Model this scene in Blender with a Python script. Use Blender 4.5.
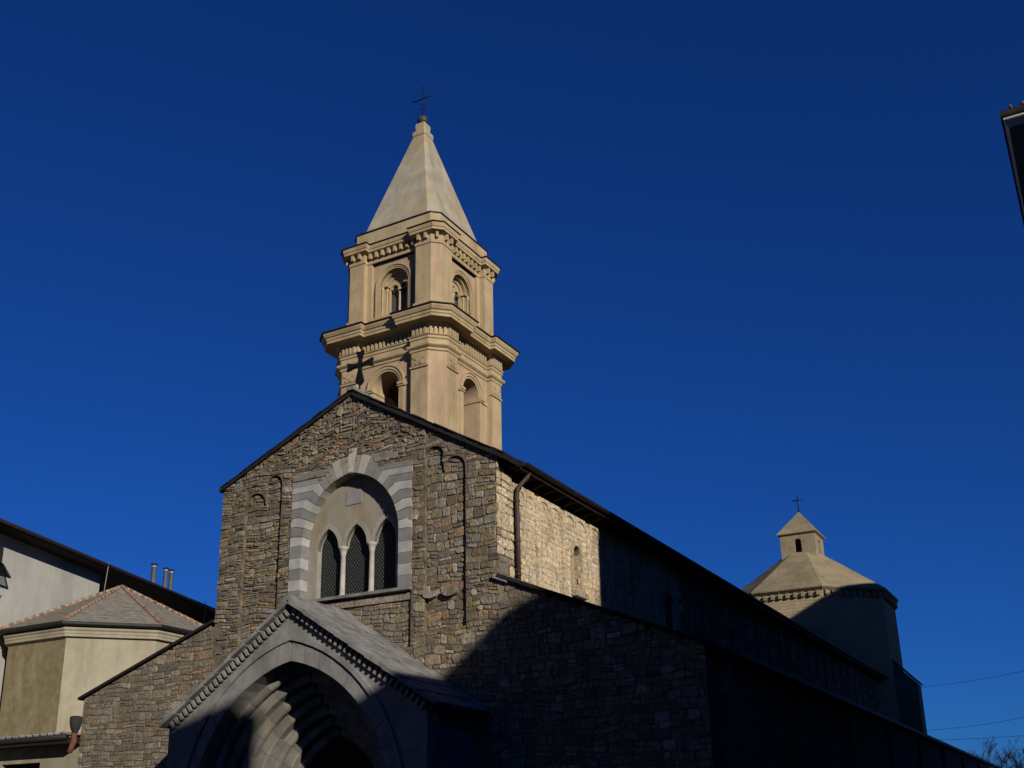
import bpy, bmesh, math, random
from mathutils import Vector, Matrix
from mathutils.geometry import tessellate_polygon

for o in list(bpy.data.objects): bpy.data.objects.remove(o, do_unlink=True)
S = bpy.context.scene
COL = S.collection
rad = math.radians
rng = random.Random(7)

# ------------------------------------------------------------------ camera
cd = bpy.data.cameras.new('camera'); cam = bpy.data.objects.new('camera', cd); COL.objects.link(cam)
CR = Vector((0.8680, 0.4965, -0.0101)); CF = Vector((-0.4685, 0.8247, 0.3168))
CF.normalize(); CR = (CR - CF * CR.dot(CF)).normalized(); CU = CR.cross(CF)
M = Matrix((CR, CU, -CF)).transposed().to_4x4()
M.translation = Vector((19.870, -26.716, 1.65))
cam.matrix_world = M
cd.sensor_width = 36; cd.lens = 1116.155 / 1024 * 36
cd.shift_x = 0.02936; cd.shift_y = 0.0841
cd.clip_start = 0.1; cd.clip_end = 2000
S.camera = cam

# ------------------------------------------------------------------ light
SUN_AZ, SUN_EL = 56.0, 20.0          # azimuth measured from -Y towards +X
sd = Vector((math.sin(rad(SUN_AZ)) * math.cos(rad(SUN_EL)), -math.cos(rad(SUN_AZ)) * math.cos(rad(SUN_EL)), math.sin(rad(SUN_EL))))
W = bpy.data.worlds.new('World'); S.world = W; W.use_nodes = True
nt = W.node_tree; nt.nodes.clear()
sky = nt.nodes.new('ShaderNodeTexSky'); sky.sky_type = 'NISHITA'; sky.sun_disc = False
sky.sun_elevation = rad(SUN_EL); sky.sun_rotation = rad(180 - SUN_AZ)
sky.altitude = 0; sky.air_density = 1.0; sky.dust_density = 0.0; sky.ozone_density = 6.0
hs = nt.nodes.new('ShaderNodeMix'); hs.data_type = 'RGBA'; hs.blend_type = 'MULTIPLY'; hs.inputs[0].default_value = 1.0; hs.inputs[7].default_value = (0.145, 0.485, 1.13, 1)
bg = nt.nodes.new('ShaderNodeBackground'); bg.inputs['Strength'].default_value = 0.05
wo = nt.nodes.new('ShaderNodeOutputWorld')
nt.links.new(sky.outputs[0], hs.inputs[6]); nt.links.new(hs.outputs[2], bg.inputs['Color']); nt.links.new(bg.outputs[0], wo.inputs['Surface'])
ld = bpy.data.lights.new('sun', 'SUN'); ld.energy = 5.0; ld.angle = rad(0.53); ld.color = (1.0, 0.945, 0.855)
sun = bpy.data.objects.new('sun', ld); COL.objects.link(sun)
sun.location = (60, -50, 60); sun.rotation_euler = (-sd).to_track_quat('-Z', 'Y').to_euler()
S.view_settings.view_transform = 'Standard'; S.view_settings.look = 'None'
S.view_settings.exposure = 0.1; S.view_settings.gamma = 1.0
S.render.engine = 'CYCLES'

# ------------------------------------------------------------------ materials
ALB = 0.50
def newmat(name):
    m = bpy.data.materials.new(name); m.use_nodes = True
    n = m.node_tree; b = n.nodes['Principled BSDF']
    return m, n, b
def N(n, t, **kw):
    x = n.nodes.new(t)
    for k, v in kw.items(): setattr(x, k, v)
    return x
def surf(name, col, col2=None, scale=1.2, detail=8, rough=0.9, bump=0.25, bscale=18, streak=0.0, attr=False, spec=0.2, stretch=(1, 1, 1), dirt=None, dirt_scale=0.5, bdist=0.02, metal=0.0, lo=0.35, hi=0.65):
    m, n, b = newmat(name); L = n.links
    tc = N(n, 'ShaderNodeTexCoord'); mp = N(n, 'ShaderNodeMapping'); mp.inputs['Scale'].default_value = stretch
    L.new(tc.outputs['Object'], mp.inputs['Vector'])
    nz = N(n, 'ShaderNodeTexNoise'); nz.inputs['Scale'].default_value = scale; nz.inputs['Detail'].default_value = detail; nz.inputs['Roughness'].default_value = 0.65
    L.new(mp.outputs[0], nz.inputs['Vector'])
    rp = N(n, 'ShaderNodeMapRange'); rp.inputs['From Min'].default_value = lo; rp.inputs['From Max'].default_value = hi
    L.new(nz.outputs['Fac'], rp.inputs['Value'])
    mx = N(n, 'ShaderNodeMix', data_type='RGBA')
    col = tuple(c * ALB for c in col); c2 = tuple(c * ALB for c in (col2 or col))
    if dirt: dirt = tuple(c * ALB for c in dirt)
    L.new(rp.outputs[0], mx.inputs['Factor'])
    if attr:
        at = N(n, 'ShaderNodeAttribute', attribute_name='tone')
        mu = N(n, 'ShaderNodeMix', data_type='RGBA', blend_type='MULTIPLY'); mu.inputs['Factor'].default_value = 1.0
        mx.inputs[6].default_value = (*c2, 1); mx.inputs[7].default_value = (*col, 1)
        L.new(mx.outputs[2], mu.inputs[6]); L.new(at.outputs['Color'], mu.inputs[7])
        out = mu.outputs[2]
    else:
        mx.inputs[6].default_value = (*c2, 1); mx.inputs[7].default_value = (*col, 1)
        out = mx.outputs[2]
    if dirt:
        mp2 = N(n, 'ShaderNodeMapping'); mp2.inputs['Scale'].default_value = (1.0, 1.0, 0.28); mp2.inputs['Location'].default_value = (3.1, 1.7, 0.4)
        L.new(tc.outputs['Object'], mp2.inputs['Vector'])
        n2 = N(n, 'ShaderNodeTexNoise'); n2.inputs['Scale'].default_value = dirt_scale; n2.inputs['Detail'].default_value = 9; n2.inputs['Roughness'].default_value = 0.7
        L.new(mp2.outputs[0], n2.inputs['Vector'])
        r2 = N(n, 'ShaderNodeMapRange'); r2.inputs['From Min'].default_value = 0.48; r2.inputs['From Max'].default_value = 0.72; r2.inputs['To Max'].default_value = 0.75
        L.new(n2.outputs['Fac'], r2.inputs['Value'])
        m2 = N(n, 'ShaderNodeMix', data_type='RGBA'); L.new(r2.outputs[0], m2.inputs['Factor']); L.new(out, m2.inputs[6]); m2.inputs[7].default_value = (*dirt, 1)
        out = m2.outputs[2]
    if streak:
        mp3 = N(n, 'ShaderNodeMapping'); mp3.inputs['Scale'].default_value = (3.2, 3.2, 0.35); mp3.inputs['Location'].default_value = (7.3, 2.9, 1.1)
        L.new(tc.outputs['Object'], mp3.inputs['Vector'])
        n3 = N(n, 'ShaderNodeTexNoise'); n3.inputs['Scale'].default_value = 1.0; n3.inputs['Detail'].default_value = 8; n3.inputs['Roughness'].default_value = 0.6
        L.new(mp3.outputs[0], n3.inputs['Vector'])
        r3 = N(n, 'ShaderNodeMapRange'); r3.inputs['From Min'].default_value = 0.50; r3.inputs['From Max'].default_value = 0.70; r3.inputs['To Max'].default_value = streak
        L.new(n3.outputs['Fac'], r3.inputs['Value'])
        m3 = N(n, 'ShaderNodeMix', data_type='RGBA', blend_type='MULTIPLY'); L.new(r3.outputs[0], m3.inputs['Factor']); L.new(out, m3.inputs[6]); m3.inputs[7].default_value = (0.50, 0.46, 0.40, 1)
        out = m3.outputs[2]
    L.new(out, b.inputs['Base Color'])
    b.inputs['Roughness'].default_value = rough; b.inputs['Specular IOR Level'].default_value = spec; b.inputs['Metallic'].default_value = metal
    if bump:
        nb = N(n, 'ShaderNodeTexNoise'); nb.inputs['Scale'].default_value = bscale; nb.inputs['Detail'].default_value = 7
        L.new(tc.outputs['Object'], nb.inputs['Vector'])
        bp = N(n, 'ShaderNodeBump'); bp.inputs['Strength'].default_value = bump; bp.inputs['Distance'].default_value = bdist
        L.new(nb.outputs['Fac'], bp.inputs['Height']); L.new(bp.outputs[0], b.inputs['Normal'])
    return m
def brickmat(name, axis, c1, c2, mortar, w=0.42, h=0.19):
    m, n, b = newmat(name); L = n.links
    tc = N(n, 'ShaderNodeTexCoord'); sp = N(n, 'ShaderNodeSeparateXYZ'); cb = N(n, 'ShaderNodeCombineXYZ')
    L.new(tc.outputs['Object'], sp.inputs[0]); L.new(sp.outputs[axis], cb.inputs[0]); L.new(sp.outputs[2], cb.inputs[1])
    nz = N(n, 'ShaderNodeTexNoise'); nz.inputs['Scale'].default_value = 1.3; nz.inputs['Detail'].default_value = 4
    L.new(tc.outputs['Object'], nz.inputs['Vector'])
    va = N(n, 'ShaderNodeVectorMath', operation='MULTIPLY_ADD'); va.inputs[1].default_value = (0.25, 0.25, 0)
    L.new(nz.outputs['Color'], va.inputs[0]); L.new(cb.outputs[0], va.inputs[2])
    br = N(n, 'ShaderNodeTexBrick'); br.inputs['Scale'].default_value = 1; br.inputs['Brick Width'].default_value = w; br.inputs['Row Height'].default_value = h
    br.inputs['Mortar Size'].default_value = 0.012; br.inputs['Mortar Smooth'].default_value = 0.6; br.offset = 0.37; br.squash = 0.7; br.squash_frequency = 3
    br.inputs['Color1'].default_value = (*c1, 1); br.inputs['Color2'].default_value = (*c2, 1); br.inputs['Mortar'].default_value = (*mortar, 1)
    L.new(va.outputs[0], br.inputs['Vector'])
    L.new(br.outputs['Color'], b.inputs['Base Color'])
    bp = N(n, 'ShaderNodeBump'); bp.inputs['Strength'].default_value = 0.8; bp.inputs['Distance'].default_value = 0.04; bp.invert = True
    L.new(br.outputs['Fac'], bp.inputs['Height']); L.new(bp.outputs[0], b.inputs['Normal'])
    b.inputs['Roughness'].default_value = 0.95; b.inputs['Specular IOR Level'].default_value = 0.15
    return m

MAT = dict(
    masonry=surf('masonry', (1.50, 1.38, 1.22), (0.78, 0.70, 0.60), scale=9, bump=0.8, bscale=20, bdist=0.04, attr=True, dirt=(0.16, 0.125, 0.085), dirt_scale=2.2, lo=.38, hi=.62),
    ashlar=surf('ashlar', (1.15, 1.15, 1.13), (0.85, 0.83, 0.79), scale=3.0, bump=0.35, bscale=22, attr=True),
    limemortar=surf('lime_mortar', (0.72, 0.63, 0.49), (0.52, 0.45, 0.34), scale=3, bump=0.5, bscale=20),
    mortar=surf('mortar', (0.34, 0.265, 0.17), (0.10, 0.08, 0.06), scale=2.6, bump=0.6, bscale=20),
    cream=surf('tower_stucco', (0.76, 0.575, 0.325), (0.62, 0.455, 0.25), streak=0.28, scale=1.3, bump=0.2, bscale=26, dirt=(0.40, 0.28, 0.15), dirt_scale=0.9),
    pink=surf('pink_stucco', (0.73, 0.515, 0.325), (0.61, 0.425, 0.26), streak=0.28, scale=1.3, bump=0.2, bscale=26, dirt=(0.44, 0.30, 0.175), dirt_scale=0.9),
    spire=surf('spire_stucco', (0.68, 0.59, 0.42), (0.44, 0.39, 0.295), streak=0.25, scale=1.0, bump=0.25, bscale=12, dirt=(0.54, 0.37, 0.17), dirt_scale=0.8, stretch=(1, 1, .8)),
    slate=surf('dark_slate', (0.035, 0.031, 0.028), (0.02, 0.018, 0.017), scale=4, bump=0.4, bscale=12),
    slab_dark=surf('dark_lead', (0.06, 0.058, 0.055), (0.035, 0.034, 0.033), scale=6, bump=0.4, bscale=14),
    slab=surf('grey_roof_stone', (0.44, 0.42, 0.395), (0.23, 0.22, 0.21), scale=2.4, bump=0.5, bscale=9, dirt=(0.16, 0.15, 0.13), dirt_scale=1.2),
    marble=surf('grey_marble', (0.46, 0.435, 0.40), (0.30, 0.285, 0.265), streak=0.35, scale=1.7, bump=0.3, bscale=14, dirt=(0.17, 0.155, 0.14), dirt_scale=0.8),
    tracery=surf('tracery_stone', (0.56, 0.52, 0.44), (0.44, 0.405, 0.33), scale=3, bump=0.15, bscale=20, dirt=(0.36, 0.3, 0.2), dirt_scale=1.3),
    white=surf('white_marble', (0.70, 0.66, 0.58), (0.52, 0.48, 0.42), scale=3, bump=0.15, bscale=20),
    tymp=surf('tympanum_plaster', (0.50, 0.43, 0.31), (0.39, 0.355, 0.275), scale=1.5, bump=0.15, bscale=20, dirt=(0.34, 0.225, 0.11), dirt_scale=1.3),
    plaque=surf('plaque_stone', (0.42, 0.41, 0.385), (0.35, 0.34, 0.325), scale=5),
    dome=surf('dome_mortar', (0.50, 0.40, 0.24), (0.34, 0.27, 0.165), streak=0.25, scale=0.8, bump=0.5, bscale=5, bdist=0.05, dirt=(0.22, 0.17, 0.11), dirt_scale=0.5),
    olive=surf('olive_plaster', (0.36, 0.29, 0.165), (0.24, 0.19, 0.10), streak=0.15, scale=2.4, bump=0.3, bscale=9, dirt=(0.46, 0.40, 0.25), dirt_scale=1.1),
    yellow=surf('yellow_plaster', (0.57, 0.51, 0.37), (0.46, 0.405, 0.285), streak=0.2, scale=0.9, bump=0.2, bscale=12, dirt=(0.30, 0.235, 0.12), dirt_scale=0.42),
    pale=surf('white_plaster', streak=0.14, col=(0.76, 0.73, 0.64), col2=(0.64, 0.61, 0.53), scale=0.4, bump=0.12, bscale=10, dirt=(0.40, 0.37, 0.30), dirt_scale=0.35),
    hiptile=surf('hip_tile', (0.46, 0.27, 0.18), (0.34, 0.19, 0.125), scale=4, bump=0.3, bscale=20, attr=True),
    terracotta=surf('terracotta', (0.30, 0.115, 0.06), (0.19, 0.075, 0.042), scale=4, bump=0.3, bscale=20),
    tilemortar=surf('lime_bedding', (0.52, 0.47, 0.38), (0.4, 0.36, 0.29), scale=6),
    brown=surf('brown_metal', (0.11, 0.06, 0.05), (0.075, 0.042, 0.036), scale=3, bump=0.05, rough=0.6),
    gutter=surf('dark_gutter', (0.035, 0.027, 0.026), (0.022, 0.018, 0.018), scale=3, bump=0.05, rough=0.55),
    iron=surf('black_iron', (0.014, 0.014, 0.015), (0.009, 0.009, 0.010), scale=6, bump=0.1, rough=0.6),
    bronze=surf('dark_ball', (0.10, 0.085, 0.06), (0.06, 0.05, 0.04), scale=6, bump=0.1, rough=0.5),
    wood=surf('dark_wood', (0.045, 0.032, 0.024), (0.03, 0.022, 0.018), scale=6, bump=0.3),
    dullglass=surf('dull_glass', (0.17, 0.165, 0.155), (0.10, 0.10, 0.095), scale=3, bump=0.05, rough=0.5),
    dark=surf('dark_interior', (0.05, 0.042, 0.034), (0.03, 0.026, 0.022), scale=2, bump=0.1),
    shutter=surf('green_shutter', (0.035, 0.05, 0.04), (0.025, 0.036, 0.03), scale=6, bump=0.1, rough=0.6),
    steel=surf('flue_steel', (0.56, 0.52, 0.45), (0.42, 0.39, 0.34), scale=5, bump=0.05, rough=0.6),
    street=surf('stone_paving', (0.085, 0.075, 0.06), (0.06, 0.053, 0.043), scale=0.6, bump=0.3, bscale=6),
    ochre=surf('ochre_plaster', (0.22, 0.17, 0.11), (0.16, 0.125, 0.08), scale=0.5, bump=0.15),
    bark=surf('bark', (0.035, 0.028, 0.022), (0.025, 0.02, 0.016), scale=10, bump=0.3),
    wire=surf('black_cable', (0.03, 0.03, 0.032), (0.02, 0.02, 0.022), scale=10, bump=0),
    rag=brickmat('coursed_rubble_side', 1, (0.24, 0.205, 0.15), (0.15, 0.125, 0.09), (0.10, 0.085, 0.06)),
    drumstone=brickmat('drum_rubble', 0, (0.30, 0.24, 0.145), (0.245, 0.195, 0.12), (0.21, 0.17, 0.105), w=0.5, h=0.22),
)
def glassmat():
    m, n, b = newmat('leaded_glass'); L = n.links
    tc = N(n, 'ShaderNodeTexCoord'); mp = N(n, 'ShaderNodeMapping'); mp.inputs['Scale'].default_value = (13, 1, 10); mp.inputs['Rotation'].default_value = (0, rad(45), 0)
    L.new(tc.outputs['Object'], mp.inputs['Vector'])
    vo = N(n, 'ShaderNodeTexVoronoi', voronoi_dimensions='2D'); 
    sp = N(n, 'ShaderNodeSeparateXYZ'); cb = N(n, 'ShaderNodeCombineXYZ'); L.new(mp.outputs[0], sp.inputs[0]); L.new(sp.outputs[0], cb.inputs[0]); L.new(sp.outputs[2], cb.inputs[1])
    L.new(cb.outputs[0], vo.inputs['Vector']); vo.inputs['Scale'].default_value = 1; vo.inputs['Randomness'].default_value = 0.12
    r = N(n, 'ShaderNodeMapRange'); r.inputs['From Min'].default_value = 0.16; r.inputs['From Max'].default_value = 0.24; L.new(vo.outputs['Distance'], r.inputs['Value'])
    mx = N(n, 'ShaderNodeMix', data_type='RGBA'); mx.inputs[6].default_value = (0.11, 0.11, 0.10, 1); mx.inputs[7].default_value = (0.016, 0.018, 0.017, 1)
    L.new(r.outputs[0], mx.inputs['Factor']); L.new(mx.outputs[2], b.inputs['Base Color'])
    b.inputs['Roughness'].default_value = 0.5; b.inputs['Specular IOR Level'].default_value = 0.08
    return m
MAT['glass'] = glassmat()

# ------------------------------------------------------------------ mesh helpers
class MB:
    def __init__(s): s.v = []; s.f = []; s.mi = []; s.t = []; s.sm = []; s.parts = []
    def add(s, vs, fs, mi=0, tone=(1, 1, 1), smooth=False):
        k = len(s.v); f0 = len(s.f); s.v += [tuple(v) for v in vs]
        for f in fs: s.f.append(tuple(i + k for i in f)); s.mi.append(mi); s.t.append(tone); s.sm.append(smooth)
        s.parts.append((k, len(s.v), f0, len(s.f)))
    def build(s, name, mats, parent=None, kind=None):
        if not isinstance(mats, (list, tuple)): mats = [mats]
        me = bpy.data.meshes.new(name)
        off = Vector(parent['_o']) if parent and '_o' in parent else Vector((0, 0, 0))
        me.from_pydata([(x - off.x, y - off.y, z - off.z) for x, y, z in s.v], [], s.f)
        for m in mats: me.materials.append(MAT[m] if isinstance(m, str) else m)
        me.polygons.foreach_set('material_index', s.mi); me.polygons.foreach_set('use_smooth', s.sm)
        if any(t != (1, 1, 1) for t in s.t):
            a = me.color_attributes.new('tone', 'FLOAT_COLOR', 'CORNER'); d = []
            for p, t in zip(me.polygons, s.t): d += [t[0], t[1], t[2], 1.0] * p.loop_total
            a.data.foreach_set('color', d)
        else:
            a = me.color_attributes.new('tone', 'FLOAT_COLOR', 'CORNER'); a.data.foreach_set('color', [1.0] * (4 * len(me.loops)))
        bm = bmesh.new(); bm.from_mesh(me); bmesh.ops.recalc_face_normals(bm, faces=bm.faces); bm.to_mesh(me); bm.free()
        me.update()
        o = bpy.data.objects.new(name, me); COL.objects.link(o)
        if parent: 
            o.parent = parent; o['_o'] = parent['_o']
        if kind: o['kind'] = kind
        return o
    def build_each(s, name, mats, parent=None):
        """one object per add() call"""
        for (v0, v1, f0, f1) in s.parts:
            m = MB(); m.v = s.v[v0:v1]; m.f = [tuple(i - v0 for i in f) for f in s.f[f0:f1]]; m.mi = s.mi[f0:f1]; m.t = s.t[f0:f1]; m.sm = s.sm[f0:f1]
            m.build(name, mats, parent)
    def box(s, x0, x1, y0, y1, z0, z1, mi=0, tone=(1, 1, 1)):
        s.add([(x0, y0, z0), (x1, y0, z0), (x1, y1, z0), (x0, y1, z0), (x0, y0, z1), (x1, y0, z1), (x1, y1, z1), (x0, y1, z1)],
              [(0, 3, 2, 1), (4, 5, 6, 7), (0, 1, 5, 4), (1, 2, 6, 5), (2, 3, 7, 6), (3, 0, 4, 7)], mi, tone)
    def prism(s, pts, fr, d0, d1, mi=0, tone=(1, 1, 1), holes=()):
        """polygon pts (u,v) (with holes) extruded from depth d0 to d1 through frame fr(u,v,d)"""
        loops = [list(pts)] + [list(h) for h in holes]
        flat = [p for l in loops for p in l]
        tris = tessellate_polygon([[Vector((p[0], p[1], 0)) for p in l] for l in loops]) if (holes or len(pts) > 4) else None
        n = len(flat)
        vs = [fr(p[0], p[1], d0) for p in flat] + [fr(p[0], p[1], d1) for p in flat]
        fs = []
        if tris is None: fs += [tuple(range(n)), tuple(range(n, 2 * n))]
        else: fs += [tuple(t) for t in tris] + [tuple(i + n for i in t) for t in tris]
        b = 0
        for l in loops:
            m = len(l)
            for i in range(m):
                j = (i + 1) % m; fs.append((b + i, b + j, b + j + n, b + i + n))
            b += m
        s.add(vs, fs, mi, tone)
    def band(s, inner, outer, fr, d0, d1, mi=0, tone=(1, 1, 1)):
        """strip between two polylines of equal length, extruded"""
        n = len(inner)
        vs = [fr(*p, d0) for p in inner] + [fr(*p, d0) for p in outer] + [fr(*p, d1) for p in inner] + [fr(*p, d1) for p in outer]
        fs = []
        for i in range(n - 1):
            fs += [(i, i + 1, n + i + 1, n + i), (2 * n + i, 2 * n + i + 1, 3 * n + i + 1, 3 * n + i), (i, i + 1, 2 * n + i + 1, 2 * n + i), (n + i, n + i + 1, 3 * n + i + 1, 3 * n + i)]
        fs += [(0, n, 3 * n, 2 * n), (n - 1, 2 * n - 1, 4 * n - 1, 3 * n - 1)]
        s.add(vs, fs, mi, tone)
    def tube(s, pts, r, seg=8, mi=0, tone=(1, 1, 1), r1=None, smooth=True):
        pts = [Vector(p) for p in pts]; n = len(pts); vs = []
        up = None
        for i, p in enumerate(pts):
            d = (pts[min(i + 1, n - 1)] - pts[max(i - 1, 0)]).normalized()
            if up is None:
                up = Vector((0, 0, 1)) if abs(d.z) < 0.9 else Vector((1, 0, 0))
            a = d.cross(up).normalized(); b = a.cross(d); up = b
            rr = r if r1 is None else r + (r1 - r) * i / (n - 1)
            for k in range(seg):
                t = 2 * math.pi * k / seg; vs.append(p + a * math.cos(t) * rr + b * math.sin(t) * rr)
        fs = [(i * seg + k, i * seg + (k + 1) % seg, (i + 1) * seg + (k + 1) % seg, (i + 1) * seg + k) for i in range(n - 1) for k in range(seg)]
        fs += [tuple(range(seg)), tuple((n - 1) * seg + k for k in range(seg))]
        s.add(vs, fs, mi, tone, smooth)
    def lathe(s, prof, c, seg=16, mi=0, tone=(1, 1, 1), smooth=True):
        vs = []
        for r, z in prof:
            for k in range(seg):
                t = 2 * math.pi * k / seg; vs.append((c[0] + r * math.cos(t), c[1] + r * math.sin(t), c[2] + z))
        m = len(prof)
        fs = [(i * seg + k, i * seg + (k + 1) % seg, (i + 1) * seg + (k + 1) % seg, (i + 1) * seg + k) for i in range(m - 1) for k in range(seg)]
        fs += [tuple(range(seg)), tuple((m - 1) * seg + k for k in range(seg))]
        s.add(vs, fs, mi, tone, smooth)
    def rings(s, rings, mi=0, cap=True, tone=(1, 1, 1), facemi=None):
        n = len(rings[0]); vs = [p for r in rings for p in r]; m = len(rings)
        for i in range(m - 1):
            for k in range(n):
                q = [rings[i][k], rings[i][(k + 1) % n], rings[i + 1][(k + 1) % n], rings[i + 1][k]]
                s.add(q, [(0, 1, 2, 3)], facemi(k) if facemi else mi, tone)
        if cap:
            for r in (rings[0], rings[-1]):
                t = tessellate_polygon([[Vector((p[0], p[1], 0)) for p in r]]); s.add(r, [tuple(x) for x in t], mi, tone)

def tag(o, label=None, cat=None, group=None, kind=None):
    if label: o['label'] = label
    if cat: o['category'] = cat
    if group: o['group'] = group
    if kind: o['kind'] = kind
    return o
def thing(name, loc, label, cat, group=None):
    o = bpy.data.objects.new(name, None); COL.objects.link(o); o.location = loc; o.empty_display_size = 0.5
    o['_o'] = tuple(loc)
    return tag(o, label, cat, group)
FX = lambda u, v, d: (u, -d, v)                    # facade: d outward (towards -Y)
def FXat(y0): return lambda u, v, d: (u, y0 - d, v)
def SX(x0): return lambda u, v, d: (x0 + d, u, v)  # right side walls: u = y, d outward (+X)

def arch(hw, z0, c, n=12, cx=0.0):
    """pointed arch polyline from left springing to right springing"""
    R = hw + c; a1 = math.acos(c / R) if c > 0 else math.pi / 2
    right = [(cx - c + R * math.cos(a1 * i / n), z0 + R * math.sin(a1 * i / n)) for i in range(n + 1)]
    left = [(2 * cx - x, z) for x, z in right]
    return left + right[::-1][1:]
def rect(x0, x1, z0, z1): return [(x0, z0), (x1, z0), (x1, z1), (x0, z1)]

def clip(poly, nx, nz, d):
    """keep nx*x+nz*z <= d"""
    out = []
    for i in range(len(poly)):
        a, b = poly[i - 1], poly[i]
        da, db = nx * a[0] + nz * a[1] - d, nx * b[0] + nz * b[1] - d
        if da <= 0 and db > 0 or da > 0 and db <= 0:
            t = da / (da - db); out.append((a[0] + (b[0] - a[0]) * t, a[1] + (b[1] - a[1]) * t))
        if db <= 0: out.append(b)
    return out

def stones(mb, fr, x0, x1, z0, z1, keep, pal, d=0.0, rh=(0.12, 0.31), ln=(0.15, 0.46), rise=(0.004, 0.032), gap=0.011, wob=0.045, mi=0, seed=1, rough=0.45, var=1.0, irr=.11, rnd=(.08, .30)):
    R = random.Random(seed); z = z0
    ph = [R.uniform(0, 6.28) for _ in range(6)]
    def wv(x, zz): return wob * (math.sin(x * 0.9 + ph[0] + zz * 0.7) + 0.6 * math.sin(x * 2.3 + ph[1] + zz * 1.9) + 0.5 * math.sin(x * 4.7 + ph[2] - zz * 1.3))
    while z < z1:
        h = R.uniform(*rh); x = x0 - R.uniform(0, ln[0])
        while x < x1:
            l = R.uniform(ln[0], ln[1]) * (0.7 + 1.6 * h)
            l = min(max(l, ln[0]), ln[1] * 1.2)
            cells = [(x, x + l, z, z + h)]
            if R.random() < rough and h > rh[0] * 1.3:
                m = z + h * R.uniform(0.35, 0.65); cells = [(x, x + l, z, m), (x, x + l, m, z + h)]
                if R.random() < 0.5:
                    q = x + l * R.uniform(0.35, 0.65); cells = [(x, q, z, z + h), (q, x + l, z, m), (q, x + l, m, z + h)]
            for (a, b, c, e) in cells:
                g = gap * R.choice((.5, .7, .9, 1.1, 1.5, 2.4)); cxm, czm = (a + b) / 2, (c + e) / 2
                k = min(b - a, e - c); cr = k * R.uniform(*rnd); j = k * irr
                J = lambda: R.uniform(-j, j)
                P = [(a + g + cr, c + g + J()), (b - g - cr, c + g + J()), (b - g + J(), c + g + cr * R.uniform(.4, 1.2)), (b - g + J(), e - g - cr), (b - g - cr * R.uniform(.5, 1.5), e - g + J()), (a + g + cr * R.uniform(.5, 1.5), e - g + J()), (a + g + J(), e - g - cr), (a + g + J(), c + g + cr)]
                P = [(px, pz + wv(px, pz)) for px, pz in P]
                hp = keep(cxm, czm + wv(cxm, czm))
                if hp is None: continue
                for (nx, nz, dd) in hp:
                    P = clip(P, nx, nz, dd)
                    if len(P) < 3: break
                if len(P) < 3: continue
                mx = sum(p[0] for p in P) / len(P); mz = sum(p[1] for p in P) / len(P)
                hh = R.uniform(*rise); tx, tz = R.uniform(-.35, .35) * hh, R.uniform(-.35, .35) * hh
                s1 = R.uniform(0.80, 0.92); n = len(P)
                t = R.choice(pal); br = 1 + var * R.uniform(-.30, .24); t = tuple(min(1, q * br * R.uniform(0.97, 1.03)) for q in t)
                vs = [fr(px, pz, d - 0.03) for px, pz in P] + [fr(px, pz, d + hh * 0.55) for px, pz in [(mx + (px - mx) * 0.975, mz + (pz - mz) * 0.97) for px, pz in P]]
                ins = [(mx + (px - mx) * s1, mz + (pz - mz) * s1) for px, pz in P]
                vs += [fr(px, pz, d + hh + tx * (px - mx) / max(l, .1) + tz * (pz - mz) / max(h, .1)) for px, pz in ins]
                fs = []
                for i in range(n):
                    q = (i + 1) % n; fs += [(i, q, n + q, n + i), (n + i, n + q, 2 * n + q, 2 * n + i)]
                fs.append(tuple(range(2 * n, 3 * n)))
                mb.add(vs, fs, mi, t)
            x += l
        z += h

PAL = [(.28, .265, .24), (.29, .26, .24), (.36, .31, .23), (.38, .295, .17), (.30, .28, .21), (.21, .19, .165), (.36, .33, .28), (.31, .26, .19), (.45, .42, .37), (.25, .205, .15), (.33, .31, .27), (.27, .27, .25), (.34, .27, .18)]
PALT = [(.29, .27, .23), (.31, .28, .22), (.29, .24, .17), (.34, .27, .17), (.23, .205, .175), (.42, .38, .31), (.32, .22, .14), (.27, .24, .20), (.31, .28, .23)]
PALG = [(.29, .275, .24), (.32, .295, .25), (.30, .255, .19), (.26, .24, .21), (.37, .34, .285), (.31, .265, .19), (.31, .245, .18), (.34, .32, .28), (.29, .25, .19)]
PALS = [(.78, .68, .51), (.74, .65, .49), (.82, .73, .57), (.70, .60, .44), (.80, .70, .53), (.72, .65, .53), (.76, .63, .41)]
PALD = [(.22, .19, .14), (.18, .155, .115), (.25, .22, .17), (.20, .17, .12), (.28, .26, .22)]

# ================================================================== GROUND
g = MB(); g.add([(-600, -600, 0), (600, -600, 0), (600, 600, 0), (-600, 600, 0)], [(0, 1, 2, 3)])
g.build('ground', 'street', kind='structure')

# ================================================================== CHURCH
AP = 15.34
def roofz(x): return AP + (x / 5.25) * 2.40 if x < 0 else AP - (x / 5.17) * 2.95
def aislez(x): return 8.48 + (x + 5.2) * (2.03 / 5.75) if x < 0 else 8.68 - (x - 5.2) * (2.39 / 5.77)
church = thing('church', (0, 0, 0), 'old rubble stone church with gabled front, pointed porch and striped arched window', 'church')
YN = 56.0; YA = 66.0
outline_f = [(-10.95, 0), (10.97, 0), (10.97, aislez(10.97) - .1), (5.2, aislez(5.2) - .1), (5.2, roofz(5.2) - .1), (0, AP - .1), (-5.25, roofz(-5.25) - .1), (-5.25, aislez(-5.25) - .1), (-10.95, aislez(-10.95) - .1)]
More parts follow.
